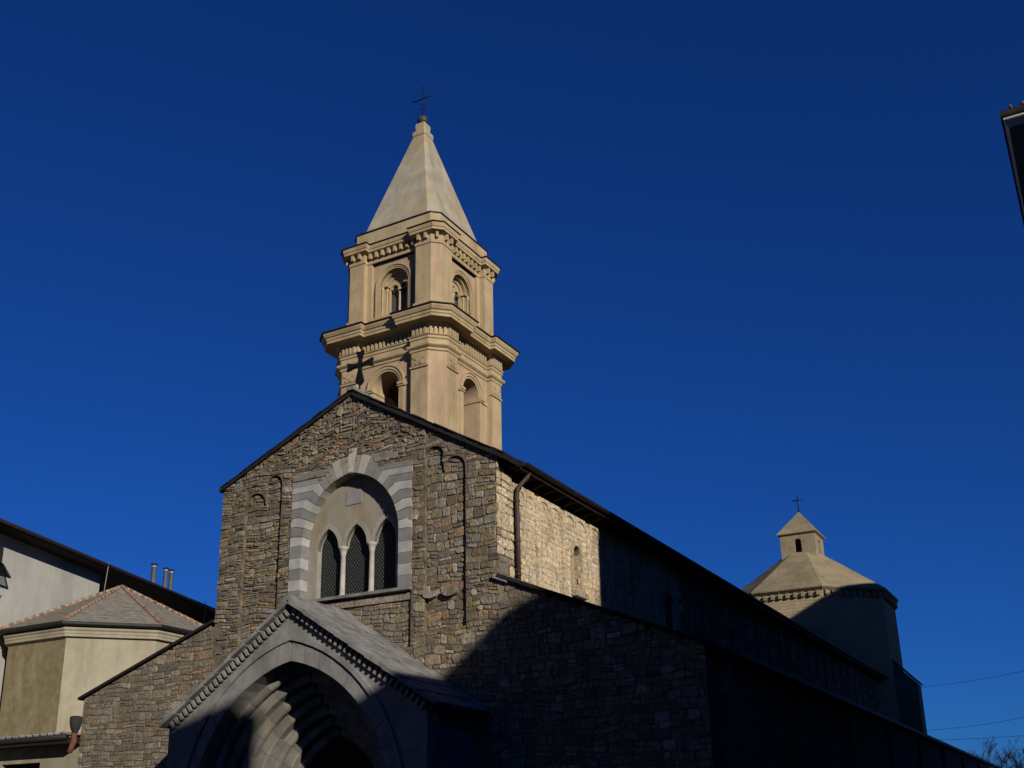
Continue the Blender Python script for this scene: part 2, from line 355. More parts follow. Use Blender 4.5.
# relief of the front: recessed panels between lesenes, hanging blind arches above
WIN = [(-1.84, 8.78)] + arch(1.84, 10.55, .29, 14) + [(1.84, 8.78)]
def blind(xl, xr, zb, arcs):
    """outline of a recessed panel whose top is a row of arches (cx, z0, r)"""
    top = []
    for cx, z0, r in arcs:
        top += [(cx - r + 0.0, z0 - .02)] + [(cx - r * math.cos(t), z0 + r * math.sin(t)) for t in [math.pi * i / 10 for i in range(11)]] + [(cx + r, z0 - .02)]
    return [(xl, zb)] + top + [(xr, zb)]
ARL = [(-3.83, 12.19, .41), (-3.075, 12.76, .325)]
ARR = [(3.06, 12.66, .31), (3.76, 12.16, .37)]
RL = blind(-4.24, -2.75, 7.3, ARL)[::-1]; RR = blind(2.75, 4.13, 7.43, ARR)[::-1]
RC = rect(-2.28, 2.27, 7.0, 8.66)
fw = MB()
fw.prism(outline_f, FX, -.12, -.006, 0, holes=[RL, RR, RC, WIN])
fw.prism(outline_f, FX, -.7, -.122, 0, holes=[WIN])
def inside(poly, x, z):
    c = False
    for i in range(len(poly)):
        (x1, z1), (x2, z2) = poly[i - 1], poly[i]
        if (z1 > z) != (z2 > z) and x < (x2 - x1) * (z - z1) / (z2 - z1) + x1: c = not c
    return c
PZ = [(-3.45, 0), (3.45, 0)]
def keep_outer(x, z):
    hp = []
    if x < 0: hp.append((-2.40 / 5.25, 1, AP - .02))
    else: hp.append((2.95 / 5.17, 1, AP - .02))
    if x > 5.2 or x < -5.25:
        if x > 5.2: hp = [(2.39 / 5.77, 1, 8.68 + 5.2 * 2.39 / 5.77 - .02), (1, 0, 10.99)]
        else: hp = [(-2.03 / 5.75, 1, 8.48 + 5.2 * 2.03 / 5.75 - .02), (-1, 0, 10.97)]
    else:
        if z > 8.4: hp += [(1, 0, 5.22), (-1, 0, 5.27)]
    if abs(x) < 2.2 and 8.8 < z < 12.3: return None
    if abs(x) < 1.9 and 8.7 < z < 12.6: return None
    for (poly, xl, xr, arcs, zb) in ((RL, -4.24, -2.75, ARL, 7.3), (RR, 2.75, 4.13, ARR, 7.43)):
        if inside(poly, x, z): return None
        if xl - .6 < x < xr + .6 and z > zb - .3:
            if x < xl: hp.append((1, 0, xl - .005))
            elif x > xr: hp.append((-1, 0, -xr - .005))
            elif z < zb: hp.append((0, 1, zb))
            else:
                for cx, z0, r in arcs:
                    dx, dz = x - cx, z - z0; L = math.hypot(dx, dz)
                    if L < r + .5 and z > z0 - .1: hp.append((-dx / L, -dz / L, -(dx * cx + dz * z0) / L - r - .005))
    if inside(RC, x, z): return None
    if 7.0 < z < 8.66:
        if 2.27 < x < 2.9: hp.append((-1, 0, -2.275))
        if -2.9 < x < -2.28: hp.append((1, 0, -2.285))
    return hp
def top_zone(x): return 13.35 - 0.1 * math.sin(x * 3)
kt = lambda x, z: None if z < top_zone(x) - .05 or abs(x) > 5.3 else keep_outer(x, z)
kb = lambda x, z: None if (z >= top_zone(x) or abs(x) > 5.3) or (x < -5 and z < 8.5) else keep_outer(x, z)
kl = lambda x, z: None if x > -5.3 else keep_outer(x, z)
kr = lambda x, z: None if x < 5.2 else keep_outer(x, z)
kbl = lambda x, z: None if x > 2.3 else kb(x, z)
kbr = lambda x, z: None if x <= 2.3 else kb(x, z)
FLAT = dict(rh=(.075, .22), ln=(.20, .62), wob=.05, rough=.55, rise=(.003, .04), gap=.012)
stones(fw, FX, -5.3, 2.6, 2.0, 15.4, kbl, PAL, 0, seed=11, mi=1, **FLAT)
stones(fw, FX, 2.0, 5.25, 2.0, 15.4, kbr, PAL, 0, seed=31, mi=1)
stones(fw, FX, -4.2, 4.0, 12.9, 15.4, kt, PALT, 0, rh=(.10, .30), ln=(.10, .40), rise=(.005, .06), wob=.13, seed=12, mi=1, rough=.7, gap=.012, irr=.18, rnd=(.15, .42))
stones(fw, FX, -11.1, -5.3, 1.0, 8.7, kl, PALG, 0, rh=(.13, .30), ln=(.2, .55), wob=.025, rise=(.004, .022), gap=.008, rough=.3, seed=13, mi=1)
stones(fw, FX, 5.2, 11.1, 0.0, 8.9, kr, PAL, 0, seed=14, mi=1)
kin = lambda poly: (lambda x, z: [] if True else None)
stones(fw, FX, -4.2, -2.78, 7.3, 13.1, lambda x, z: [(-1, 0, 4.235), (1, 0, -2.755)], PAL, -.115, seed=15, mi=1, **FLAT)
stones(fw, FX, 2.78, 4.1, 7.4, 13.0, lambda x, z: [(-1, 0, -2.755), (1, 0, 4.125)], PAL, -.115, seed=16, mi=1)
stones(fw, FX, -2.25, 2.25, 7.0, 8.62, lambda x, z: [(-1, 0, 2.275), (1, 0, 2.265), (0, 1, 8.6)], PALG + [(.42, .39, .33)], -.115, seed=17, mi=1)
fw.prism(rect(-2.27, 2.26, 8.40, 8.60), FX, -.12, -.04, 1, tone=(.40, .38, .33))
fwo = fw.build('facade_wall', ['mortar', 'masonry'], church)
for x in (2.94, 3.6):
    P = [(x - .26, 8.52)] + [(x - .25 * math.cos(t), 8.46 - .13 * math.sin(t)) for t in [math.pi * i / 8 for i in range(9)]] + [(x + .26, 8.52)]
    ah = MB(); ah.prism(P, FX, -.1, .06, 0, tone=(.42, .40, .37) if x < 3 else (.30, .28, .24)); ah.build('corbel_stone', 'masonry', church)

# ---- striped window
win = MB()
WH, GR, BN = (.60, .585, .54), (.34, .335, .32), (.47, .41, .32)
FT = .035
z = 8.78; i = 0
while z < 10.5:
    h = .345 if z + .345 < 10.5 else 10.55 - z
    for sgn in (-1, 1):
        t = (GR if i % 2 == 0 else WH); b = rng.uniform(.88, 1.08); t = tuple(q * b for q in t)
        xs = sorted((sgn * 1.825, sgn * 2.29)); win.prism(rect(xs[0], xs[1], z + .004, z + h - .004), FX, -.40, FT + rng.uniform(-.006, .006), 0, t)
    z += h; i += 1
Rr = 2.115; cc = .29; amax = math.acos(cc / Rr); nv = 11
for sgn in (-1, 1):
    for k in range(nv):
        a0, a1 = amax * k / nv + .004, amax * (k + 1) / nv - .004
        P = lambda r, a: (sgn * (-cc + r * math.cos(a)), 10.55 + r * math.sin(a))
        t = (WH if k % 2 == 0 else GR)
        if k == 10: t = BN
        if k == 9: t = WH
        if k == 8: t = (GR if sgn > 0 else BN)
        b = rng.uniform(.9, 1.08); t = tuple(q * b for q in t)
        am = (a0 + a1) / 2
        ext = .36 if k < 8 else (.46, .60, .56)[k - 8]
        o0, om, o1 = P(Rr + ext, a0), P(Rr + ext, am), P(Rr + ext, a1)
        poly = [P(Rr, a0), P(Rr, am), P(Rr, a1), o1, om, o0] if k >= 8 else [P(Rr, a0), P(Rr, am), P(Rr, a1), o1, o0]
        win.prism(poly, FX, -.40, FT + rng.uniform(-.006, .006), 0, t)
        if k < 8:
            bb = rng.uniform(.9, 1.08); t2 = tuple(q * bb for q in t)
            xo = sgn * 2.29
            if abs(o0[0]) < 2.25:
                win.prism([(o0[0] + sgn * .006, o0[1]), (o1[0] + sgn * .006, o1[1]), (xo, o1[1] - .015), (xo, o0[1] - .015)], FX, -.1, FT + rng.uniform(-.01, .004), 0, t2)
win.prism([(-.11, 12.66), (.11, 12.66), (.19, 13.42), (-.08, 13.44)], FX, -.38, FT + .004, 0, (.66, .63, .57))
win.prism(rect(-2.29, -.7, 12.72, 12.93), FX, -.08, FT - .01, 0, (.30, .285, .25))
win.prism(rect(.75, 1.75, 12.85, 13.12), FX, -.08, FT - .012, 0, (.33, .32, .29))
winf = win.build('window_surround', 'ashlar', church)
wn = MB()   # tympanum with three pointed lights
HL = [(-1.07, .40), (0.0, .405), (1.09, .405)]
lights = []
for cx, hw in HL: lights.append([(cx - hw, 8.80)] + arch(hw, 10.40, .37, 8, cx) + [(cx + hw, 8.80)])
outer = [(-1.86, 8.79)] + arch(1.86, 10.55, .29, 14) + [(1.86, 8.79)]
lowc = [(x, z) for x, z in outer]
topz = [p for p in outer if p[1] > 10.42]
bot = []
for cx, hw in HL[::-1]: bot += arch(hw, 10.40, .37, 8, cx)[::-1]
wn.prism([(-1.85, 10.401)] + topz + [(1.85, 10.401)] + bot, FX, -.50, -.36, 0)
wo_ = wn.build('window', 'tymp', church)
tr = MB()
for cx, hw in HL:
    ins = arch(hw, 10.40, .37, 8, cx); out = arch(hw + .135, 10.40, .40, 8, cx)
    tr.band(ins, out, FX, -.56, -.348 + rng.uniform(-.003, .003))
tr.prism(rect(-1.84, -1.47, 8.79, 10.40), FX, -.56, -.332); tr.prism(rect(1.497, 1.84, 8.79, 10.40), FX, -.56, -.332)
tr.build('tracery', 'tracery', wo_)
for cx in (-.5375, .545):
    c = MB(); c.lathe([(.13, 8.79), (.13, 8.87), (.085, 8.93), (.08, 10.14), (.10, 10.17), (.09, 10.2), (.135, 10.33), (.155, 10.35), (.155, 10.42)], (cx, .44, 0), 14); c.build('column', 'white', wo_)
for cx, hw in HL:
    p = MB(); p.prism(rect(cx - .54, cx + .54, 8.75, 11.2), FX, -.66, -.60); p.build('pane', 'glass', wo_)
p = MB(); p.prism([(-.42, 11.72), (.19, 11.74), (.17, 12.2), (-.40, 12.18)], FX, -.37, -.335); p.build('plaque', 'plaque', wo_)
p = MB(); p.prism(rect(-1.42, 2.30, 8.67, 8.76), FX, -.5, .11); p.build('sill', 'slab', wo_)

# ---- side walls of the nave
sw = MB()
SL = [(4.86, 9.30)] + arch(.26, 10.45, 0, 6, 5.18) + [(5.5, 9.30)]
def keep_side(y, z):
    hp = [(0, 1, 12.02), (-1, 0, .015)]
    if y < 1.1: hp = [(-1, 0, .015), (1, 0, 1.12), (0, 1, 12.35)]
    if inside([(4.78, 9.2)] + arch(.36, 10.45, 0, 6, 5.18) + [(5.58, 9.2)], y, z): return None
    return hp
sw.prism(rect(0.12, YN, 0, 12.3), SX(5.2), -.6, -.03, 0, holes=[SL[::-1]])
sw.prism(rect(0.12, 1.1, 12.3, 12.36), SX(5.2), -.5, -.03, 0)
stones(sw, SX(5.2), 0, 1.15, 8.2, 12.5, keep_side, PAL[:3] + PALS, 0.0, rh=(.2, .34), ln=(.35, .8), rise=(.006, .025), rough=.2, wob=.02, seed=21, mi=1, var=.7)
def keep_side2(y, z):
    if y < 1.13: return None
    h = keep_side(y, z)
    return None if h is None else h + [(-1, 0, -1.12)]
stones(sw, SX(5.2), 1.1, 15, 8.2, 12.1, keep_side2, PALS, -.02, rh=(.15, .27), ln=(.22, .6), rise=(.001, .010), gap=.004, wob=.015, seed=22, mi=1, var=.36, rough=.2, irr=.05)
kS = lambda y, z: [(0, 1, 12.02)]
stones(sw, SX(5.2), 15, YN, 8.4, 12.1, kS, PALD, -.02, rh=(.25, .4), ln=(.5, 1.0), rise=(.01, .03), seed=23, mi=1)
y = 2.44; lf = [2.32, 4.12, 6.0] + [8.0 + 1.9 * k for k in range(25)]
for q in lf:
    z = 8.3
    while z < 11.5:
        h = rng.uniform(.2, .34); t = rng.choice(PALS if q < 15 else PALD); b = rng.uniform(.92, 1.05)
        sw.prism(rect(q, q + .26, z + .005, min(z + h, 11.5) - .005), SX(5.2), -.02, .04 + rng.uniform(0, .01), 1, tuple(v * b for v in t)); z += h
for a, b in zip([1.12] + lf[:-1], lf):        # two small hanging arches per bay
    for k in range(2):
        w2 = (b - a - (.26 if a > 1.2 else 0)) / 2; s0 = a + (.26 if a > 1.2 else 0) + k * w2; cx = s0 + w2 / 2; r = w2 / 2 - .07
        ins = [(cx - r * math.cos(math.pi * i / 8), 11.38 + r * .75 * math.sin(math.pi * i / 8)) for i in range(9)]
        out = [(cx - (w2 / 2 - .003) * math.cos(math.pi * i / 8) if 0 < i < 8 else cx - (w2 / 2 - .003) * (1 if i == 0 else -1), 11.95) for i in range(9)]
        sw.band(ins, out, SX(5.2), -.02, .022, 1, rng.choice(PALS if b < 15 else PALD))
sw.build('nave_wall', ['limemortar', 'masonry'], church)
for yc in (5.18, 13.4, 21.5, 30.0, 38.5):
    s = MB()
    if yc < 6:
        s.band(arch(.26, 10.45, 0, 6, yc), arch(.40, 10.45, 0, 6, yc), SX(5.2), -.3, .05, 0, (.58, .5, .36))
        s.prism(rect(yc - .40, yc - .26, 9.2, 10.45), SX(5.2), -.3, .045, 0, (.55, .47, .33)); s.prism(rect(yc + .26, yc + .40, 9.2, 10.45), SX(5.2), -.3, .045, 0, (.55, .47, .33))
        s.prism(rect(yc - .3, yc + .3, 9.2, 11), SX(5.2), -.5, -.26, 0, (.5, .46, .38))
        s.prism(rect(yc - .42, yc + .5, 9.02, 9.2), SX(5.2), -.02, .16, 0, (.42, .40, .36))
    else:
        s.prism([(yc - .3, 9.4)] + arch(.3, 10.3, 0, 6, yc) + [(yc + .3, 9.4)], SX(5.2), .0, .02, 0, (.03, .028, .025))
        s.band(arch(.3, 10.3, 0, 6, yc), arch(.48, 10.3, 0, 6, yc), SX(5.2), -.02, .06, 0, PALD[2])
    s.build('slit_window', 'masonry', church)
# left nave wall, rear walls (plain)
ow = MB()
ow.box(-5.25, -4.65, .71, YN, 0, 12.85); ow.box(-4.65, 4.6, YN - .6, YN, 0, 13.0)
ow.add([(-4.65, YN - .3, 13), (4.6, YN - .3, 12.6), (0, YN - .3, 15.1), (-4.65, YN, 13), (4.6, YN, 12.6), (0, YN, 15.1)], [(0, 1, 2), (3, 4, 5), (0, 2, 5, 3), (1, 2, 5, 4)])
ow.box(-10.95, -10.4, .71, YA, 0, 6.3)
ow.build('rear_wall', 'rag', church)
aw = MB()
aw.box(10.37, 10.95, .71, YA, 0, 6.2)
aw.build('aisle_wall', 'rag', church)
for k in range(9):      # flat buttress strips of the aisle
    b = MB(); b.box(10.9, 11.08, 1.2 + 7.2 * k, 1.75 + 7.2 * k, 0, 6.05); b.build('buttress', 'rag', church)

# ---- roofs
def slab(mb, p0, p1, p2, p3, th, mi=0):
    a = [Vector(p) for p in (p0, p1, p2, p3)]; n = (a[1] - a[0]).cross(a[3] - a[0]).normalized()
    if n.z < 0: n = -n
    b = [p + n * th for p in a]; mb.add(a + b, [(0, 1, 2, 3), (4, 5, 6, 7), (0, 1, 5, 4), (1, 2, 6, 5), (2, 3, 7, 6), (3, 0, 4, 7)], mi)
rf = MB()
slab(rf, (0, -.12, AP - .07), (-5.34, -.12, roofz(-5.34) - .05), (-5.34, .62, roofz(-5.34) - .05), (0, .62, AP - .07), .10)
slab(rf, (0.002, -.14, AP - .12), (5.62, -.14, roofz(5.62) - .12), (5.62, .5, roofz(5.62) - .12), (0.002, .5, AP - .12), .13)
slab(rf, (0, .625, AP - .12), (-5.34, .625, roofz(-5.34) - .12), (-5.34, YN + .3, roofz(-5.34) - .12), (0, YN + .3, AP - .12), .1)
slab(rf, (0.002, .51, AP - .14), (5.72, .51, 12.06), (5.72, YN + .3, 12.06), (0.002, YN + .3, AP - .14), .1)
n = 14   # uneven slab ends along the rake
for k in range(n):
    for sgn in (-1, 1):
        ex = 5.5 if sgn > 0 else 5.3; yo = -.17 if sgn > 0 else -.15; xa, xb = sgn * ex * k / n, sgn * ex * (k + .96) / n; f = roofz
        slab(rf, (xa, yo + rng.uniform(-.03, .02), f(xa) + .05), (xb, yo, f(xb) + .043 + rng.uniform(0, .02)), (xb, .5, f(xb) + .043), (xa, .5, f(xa) + .05), .025 + rng.uniform(0, .02))
for k in range(9):
    t = rng.uniform(.2, .5); rf.box(-.15, .15, -.2 + k * .42, .18 + k * .42, AP + .03, AP + .12 + rng.uniform(0, .03), 1)
nr = rf.build('nave_roof', ['slate', 'slab'], church)
gt = MB()
gp = []
for k in range(9):
    t = math.pi * k / 8; gp.append((5.78 - .10 * math.cos(t), 12.12 - .11 * math.sin(t)))
vs = [(x, yy, z) for yy in (.55, YN + .2) for x, z in gp]
gt.add(vs, [(i, i + 1, 9 + i + 1, 9 + i) for i in range(8)])
gt.box(5.66, 5.70, .55, YN + .2, 11.93, 12.2)
gt.build('gutter', 'gutter', nr)
rt = MB(); yy = 1.35
while yy < YN: rt.prism([(5.19, 11.78), (5.62, 11.9), (5.62, 12.04), (5.19, 12.04)], lambda u, v, d: (u, d, v), yy, yy + .14); yy += .72
rt.box(5.19, 5.72, .52, YN, 12.02, 12.055)
rt.build_each('rafter_tail', 'wood', nr)
ar = MB()
slab(ar, (5.19, -.14, aislez(5.2) - .0), (11.15, -.14, aislez(11.15)), (11.15, YA + .3, aislez(11.15)), (5.19, YA + .3, aislez(5.2)), .09)
slab(ar, (-5.24, -.14, aislez(-5.25)), (-11.12, -.14, aislez(-11.12)), (-11.12, YA + .3, aislez(-11.12)), (-5.24, YA + .3, aislez(-5.25)), .09)
ar.prism([(5.05, 8.66), (5.5, 8.47), (5.54, 8.62), (5.12, 8.78), (5.06, 8.75)], FX, -.1, .12, 1)
ar.prism([(5.56, 8.50), (6.35, 8.16), (6.38, 8.30), (5.6, 8.62)], FX, -.1, .10, 1)
aro = ar.build('aisle_roof', ['slate', 'slab'], church)
gt = MB(); gt.box(11.16, 11.30, -.1, YA + .2, 6.20, 6.33); gt.build('gutter', 'gutter', aro)
# transept block beyond the nave
for sg in (-1, 1):
    tp = MB(); tp.prism([(sg * 5.21, 6), (sg * 7.5, 6), (sg * 7.5, 11.72), (sg * 6.0, 13.3), (sg * 5.21, 13.3)], FXat(55.0), -1.6, 0); tp.build('transept_wall', 'rag', church)
    tp = MB(); tp.prism([(sg * 5.0, 13.45), (sg * 6.0, 13.42), (sg * 7.60, 11.70), (sg * 7.62, 11.82), (sg * 6.05, 13.52), (sg * 5.0, 13.6)], FXat(54.9), -1.8, 0); tp.build('transept_roof', 'slate', church)
# drainpipe
dp = MB(); pts = [(5.66, 1.12, 11.98), (5.62, 1.08, 11.84), (5.50, .98, 11.66), (5.40, .91, 11.52), (5.36, .89, 11.3), (5.355, .89, 11.0), (5.355, .90, 10.0), (5.355, .91, 8.66)]
dp.tube(pts, .068, 10)
for z in (11.1, 9.9, 8.9): dp.tube([(5.355, .895, z - .03), (5.355, .895, z + .03)], .085, 10)
dp.build('drainpipe', 'brown', church)
hp_ = MB(); hp_.lathe([(.08, -.32), (.10, -.24), (.16, -.12), (.20, .06), (.215, .22), (.19, .28), (.08, .30)], (-11.08, -.16, 5.56), 12)
hp_.build('rain_hopper', 'slab_dark', church)
hp_ = MB(); hp_.tube([(-11.08, -.16, 5.28), (-11.08, -.17, 5.05), (-11.10, -.19, 4.9), (-11.18, -.23, 4.66)], .095, 10); hp_.build('rain_spout', 'terracotta', church)
hp_ = MB(); hp_.tube([(-11.9, .35, 5.2), (-11.36, -.1, 5.2)], .022, 6); hp_.build('pipe_bracket', 'steel', church)
# gable cross (flared arms)
cz = 16.56; cx0, cy0 = -.17, .55
gc = MB(); F = FXat(cy0)
for ang in range(4):
    L = (.50, .52, .56, .52)[ang]; wo2 = .145; wi = .052
    P = [(-wi, .02), (wi, .02), (wi, L * .35), (wo2, L), (0, L - .05 if ang != 2 else L), (-wo2, L), (-wi, L * .35)]
    if ang == 2: P = [(-wi, .02), (wi, .02), (wi, L * .35), (wo2, L), (wo2, L + .05), (.03, L + .16), (-.03, L + .16), (-wo2, L + .05), (-wo2, L), (-wi, L * .35)]
    a = -math.pi / 2 * ang
    gc.prism([(cx0 + p * math.cos(a) - q * math.sin(a), cz + p * math.sin(a) + q * math.cos(a)) for p, q in P], F, -.05 - .001 * ang, .05 + .001 * ang)
gc.prism(rect(cx0 - .075, cx0 + .075, cz - .075, cz + .075), F, -.056, .056)
gc.tube([(cx0, cy0, cz - .6), (cx0, cy0, AP + .1)], .035, 8)
gc.build('gable_cross', 'iron', church)

# ---- pointed porch
YP = -2.5
FP = FXat(YP)
po = MB()
AI = arch(3.37, 2.4, .77, 16); AO = arch(3.77, 2.4, 1.03, 16)
gable = [(-4.40, 0), (-3.37, 0)] + AI + [(3.37, 0), (4.45, 0), (4.45, 5.02), (0, 7.98), (-4.40, 4.86)]
po.prism(gable, FP, -.59, 0, 0)
po.box(-4.402, -3.9, YP + .595, -.05, 0, 4.82); po.box(3.9, 4.452, YP + .595, -.05, 0, 4.98)
pw = po.build('porch', 'marble', church)
mo = MB()
a1 = arch(3.72, 2.4, 1.03, 16); a2 = arch(3.86, 2.4, 1.03, 16)
mo.band(a1, a2, FP, -.02, .09)
# voussoirs of the face ring
for sgn in (-1, 1):
    R1, c1 = 4.14, .77; am = math.acos(c1 / R1); nvv = 11
    for k in range(nvv):
        t0, t1 = am * k / nvv + .002, am * (k + 1) / nvv - .002
        P = [(sgn * (-c1 + R1 * math.cos(t)), 2.4 + R1 * math.sin(t)) for t in (t0, (t0 + t1) / 2, t1)] + [(sgn * (-1.03 + 4.74 * math.cos(t)), 2.4 + 4.74 * math.sin(t)) for t in (min(t1, 1.345), min((t0 + t1) / 2, 1.345), t0)]
        b = rng.uniform(.82, 1.1); mo.prism(P, FP, -.05, .025 + rng.uniform(-.004, .004), 0, (b, b * .985, b * .96))
mo.build('arch_moulding', 'marble', pw)
dn = MB(); nd = 27
for sgn in (-1, 1):
    ex_, ez_ = (4.66, 3.1) if sgn > 0 else (4.42, 3.12)
    ux, uz = sgn * ex_ / math.hypot(ex_, ez_), -ez_ / math.hypot(ex_, ez_); nx, nz = -uz * sgn, ux * sgn
    if nz > 0: nx, nz = -nx, -nz
    Lr = math.hypot(ex_, ez_)
    Q = lambda s, d: (ux * s + nx * d, 7.99 + uz * s + nz * d)
    for k in range(nd):
        s0 = .18 + (Lr - .3) * k / nd; b = rng.uniform(.85, 1.15)
        dn.prism([Q(s0, -.03), Q(s0 + .10, -.03), Q(s0 + .09, .17), Q(s0 + .01, .17)], FP, -.05, .15, 0, (b, b, b * .96))
dn.build_each('dentil', 'marble', pw)
# receding orders of voussoirs inside the porch
orr = MB()
VT = [(.40, .37, .315), (.28, .27, .245), (.36, .32, .25), (.32, .305, .28)]
for k in range(7):
    y0 = YP + .60 + .28 * k; hw = 3.18 - .265 * k; z0 = 2.4
    for sgn in (-1, 1):
        c1 = .77; R1 = hw + c1; am = math.acos(c1 / R1); nvv = 8 - k // 3
        for j in range(nvv):
            t0, t1 = am * j / nvv + .002, am * (j + 1) / nvv - .002
            t = VT[(j + k) % 2 + (2 if rng.random() < .25 else 0)]; b = rng.uniform(.85, 1.1)
            fr = lambda u, v, d, y0=y0: (u, y0 + d, v)
            pr_ = [(0.0, .09), (.03, .035), (.085, .0), (.17, .0), (.24, .04), (.276, .10)] if k % 2 == 0 else [(0.0, .03), (.03, 0), (.276, 0)]
            ts = [t0, (t0 + t1) / 2, t1]
            vs = []
            for q in ts:
                for (dd, ins) in pr_ + [(.276, .42), (0.0, .42)]:
                    vs.append(fr(sgn * (-c1 + (R1 + ins) * math.cos(q)), z0 + (R1 + ins) * math.sin(q), dd))
            m = len(pr_) + 2; fs = []
            for a in range(2):
                for e in range(m): fs.append((a * m + e, a * m + (e + 1) % m, (a + 1) * m + (e + 1) % m, (a + 1) * m + e))
            fs += [tuple(range(m)), tuple(2 * m + e for e in range(m))]
            orr.add(vs, fs, 0, tuple(q * b for q in t))
        z = 0.0
        while z < z0:
            h = .4; t = VT[int(z / .4 + k) % 2]; x = sorted((sgn * hw, sgn * (hw + .40)))
            orr.box(x[0], x[1], y0, y0 + .276, z + .003, min(z + h, z0) - .003, 0, t); z += h
orr.build('portal_order', 'ashlar', pw)
dr = MB(); dr.prism([(-1.9, 0), (1.9, 0), (1.9, 4.6), (0, 5.0), (-1.9, 4.6)], FXat(-.012), 0, .04); dr.build('door', 'wood', pw)
pr2 = MB()
for sgn in (-1, 1):
    rows = 9
    e = Vector((4.78, 0, 4.93)) if sgn > 0 else Vector((-4.45, 0, 4.90)); r0 = Vector((0, 0, 8.03)); 
    for k in range(rows):
        s0, s1 = k / rows, (k + 1) / rows + .012
        a, b = r0.lerp(e, s0), r0.lerp(e, s1)
        yv = YP - .27; nn = 7
        for j in range(nn):
            ya, yb = yv + (abs(yv)) * j / nn, yv + abs(yv) * (j + 1) / nn - .008
            if j == 0: ya -= rng.uniform(0, .03)
            lift = .03 if k else .0; j1, j2 = rng.uniform(0, .018), rng.uniform(0, .018)
            slab(pr2, (a.x, ya, a.z - .0 + j1), (b.x, ya, b.z + .028 + j2), (b.x, yb, b.z + .028 + j2), (a.x, yb, a.z + j1), .10)
ro = pr2.build('porch_roof', 'slab', pw)
rc = MB()
for k in range(6):
    y0 = YP - .3 + .47 * k; rc.prism([(-.3, 7.93), (0, 8.13), (.3, 7.93), (.33, 8.02), (.06, 8.27), (-.06, 8.27), (-.33, 8.02)], lambda u, v, d: (u, d, v + rng.uniform(0, .006)), y0, y0 + .455)
fx = [(.3 + .45 * k) for k in range(11)]
for xa, xb in zip(fx, fx[1:]):
    h = rng.uniform(.10, .15); zz = lambda x: 8.02 - .652 * x + .10
    rc.prism([(xa, zz(xa)), (xb - .01, zz(xb)), (xb - .01, zz(xb) + h), (xa, zz(xa) + h)], FX, -.02, .10 + rng.uniform(-.02, .02))
rc.build('ridge_stone', 'slab', ro)
bf = MB()
for k in range(7): bf.prism(rect(YP + .25 + .34 * k, YP + .42 + .34 * k, 4.6, 4.86), SX(4.452), -.02, .1)
bf.box(4.44, 4.6, YP + .05, -.05, 4.862, 4.93); bf.build_each('corbel', 'marble', pw)

# ================================================================== BELL TOWER
TOW = thing('bell_tower', (-6.881, 14.562, 0), 'tall cream bell tower with arched belfry openings, heavy cornices and pyramid spire', 'bell tower')
TOW.rotation_euler = (0, 0, -0.0182); TOW['_o'] = (0, 0, 0)
def plan(a, b, p0, st):
    out = []
    for k in range(4):
        t = math.pi / 2 * k; c, s = math.cos(t), math.sin(t)
        for x, y in [(-b, -a), (-p0, -a), (-p0, -a + st), (p0, -a + st), (p0, -a), (b, -a)]: out.append((x * c - y * s, x * s + y * c))
    return out
def plan8(a, b):
    out = []
    for k in range(4):
        t = math.pi / 2 * k; c, s = math.cos(t), math.sin(t)
        for x, y in [(-b, -a), (b, -a)]: out.append((x * c - y * s, x * s + y * c))
    return out
CH = 0.96
def mould(mb, prof, a, b, p0, st, mi=0):
    mb.rings([[(x, y, z) for x, y in plan(a + o, b + CH * o, p0 - o, st)] for o, z in prof], mi)
def mould8(mb, prof, a, b, mi=0):
    mb.rings([[(x, y, z) for x, y in plan8(a + o, b + .414 * o)] for o, z in prof], mi)
def rotf(k):
    c, s = math.cos(math.pi / 2 * k), math.sin(math.pi / 2 * k)
    return lambda u, v, d: (u * c + d * s, u * s - d * c, v)     # face k: d outward from the axis
def piers(mb, a, b, p0, st, th, z0, z1):
    for k in range(4):
        c, s = math.cos(math.pi / 2 * k), math.sin(math.pi / 2 * k)
        P = [(p0, -a), (b, -a), (a, -b), (a, -p0), (a - st - th, -p0), (p0, -(a - st - th))]
        Q = [(x * c - y * s, x * s + y * c) for x, y in P]
        mb.rings([[(x, y, z0) for x, y in Q], [(x, y, z1) for x, y in Q]], 0, facemi=lambda e: 1 if e == 1 else 0)
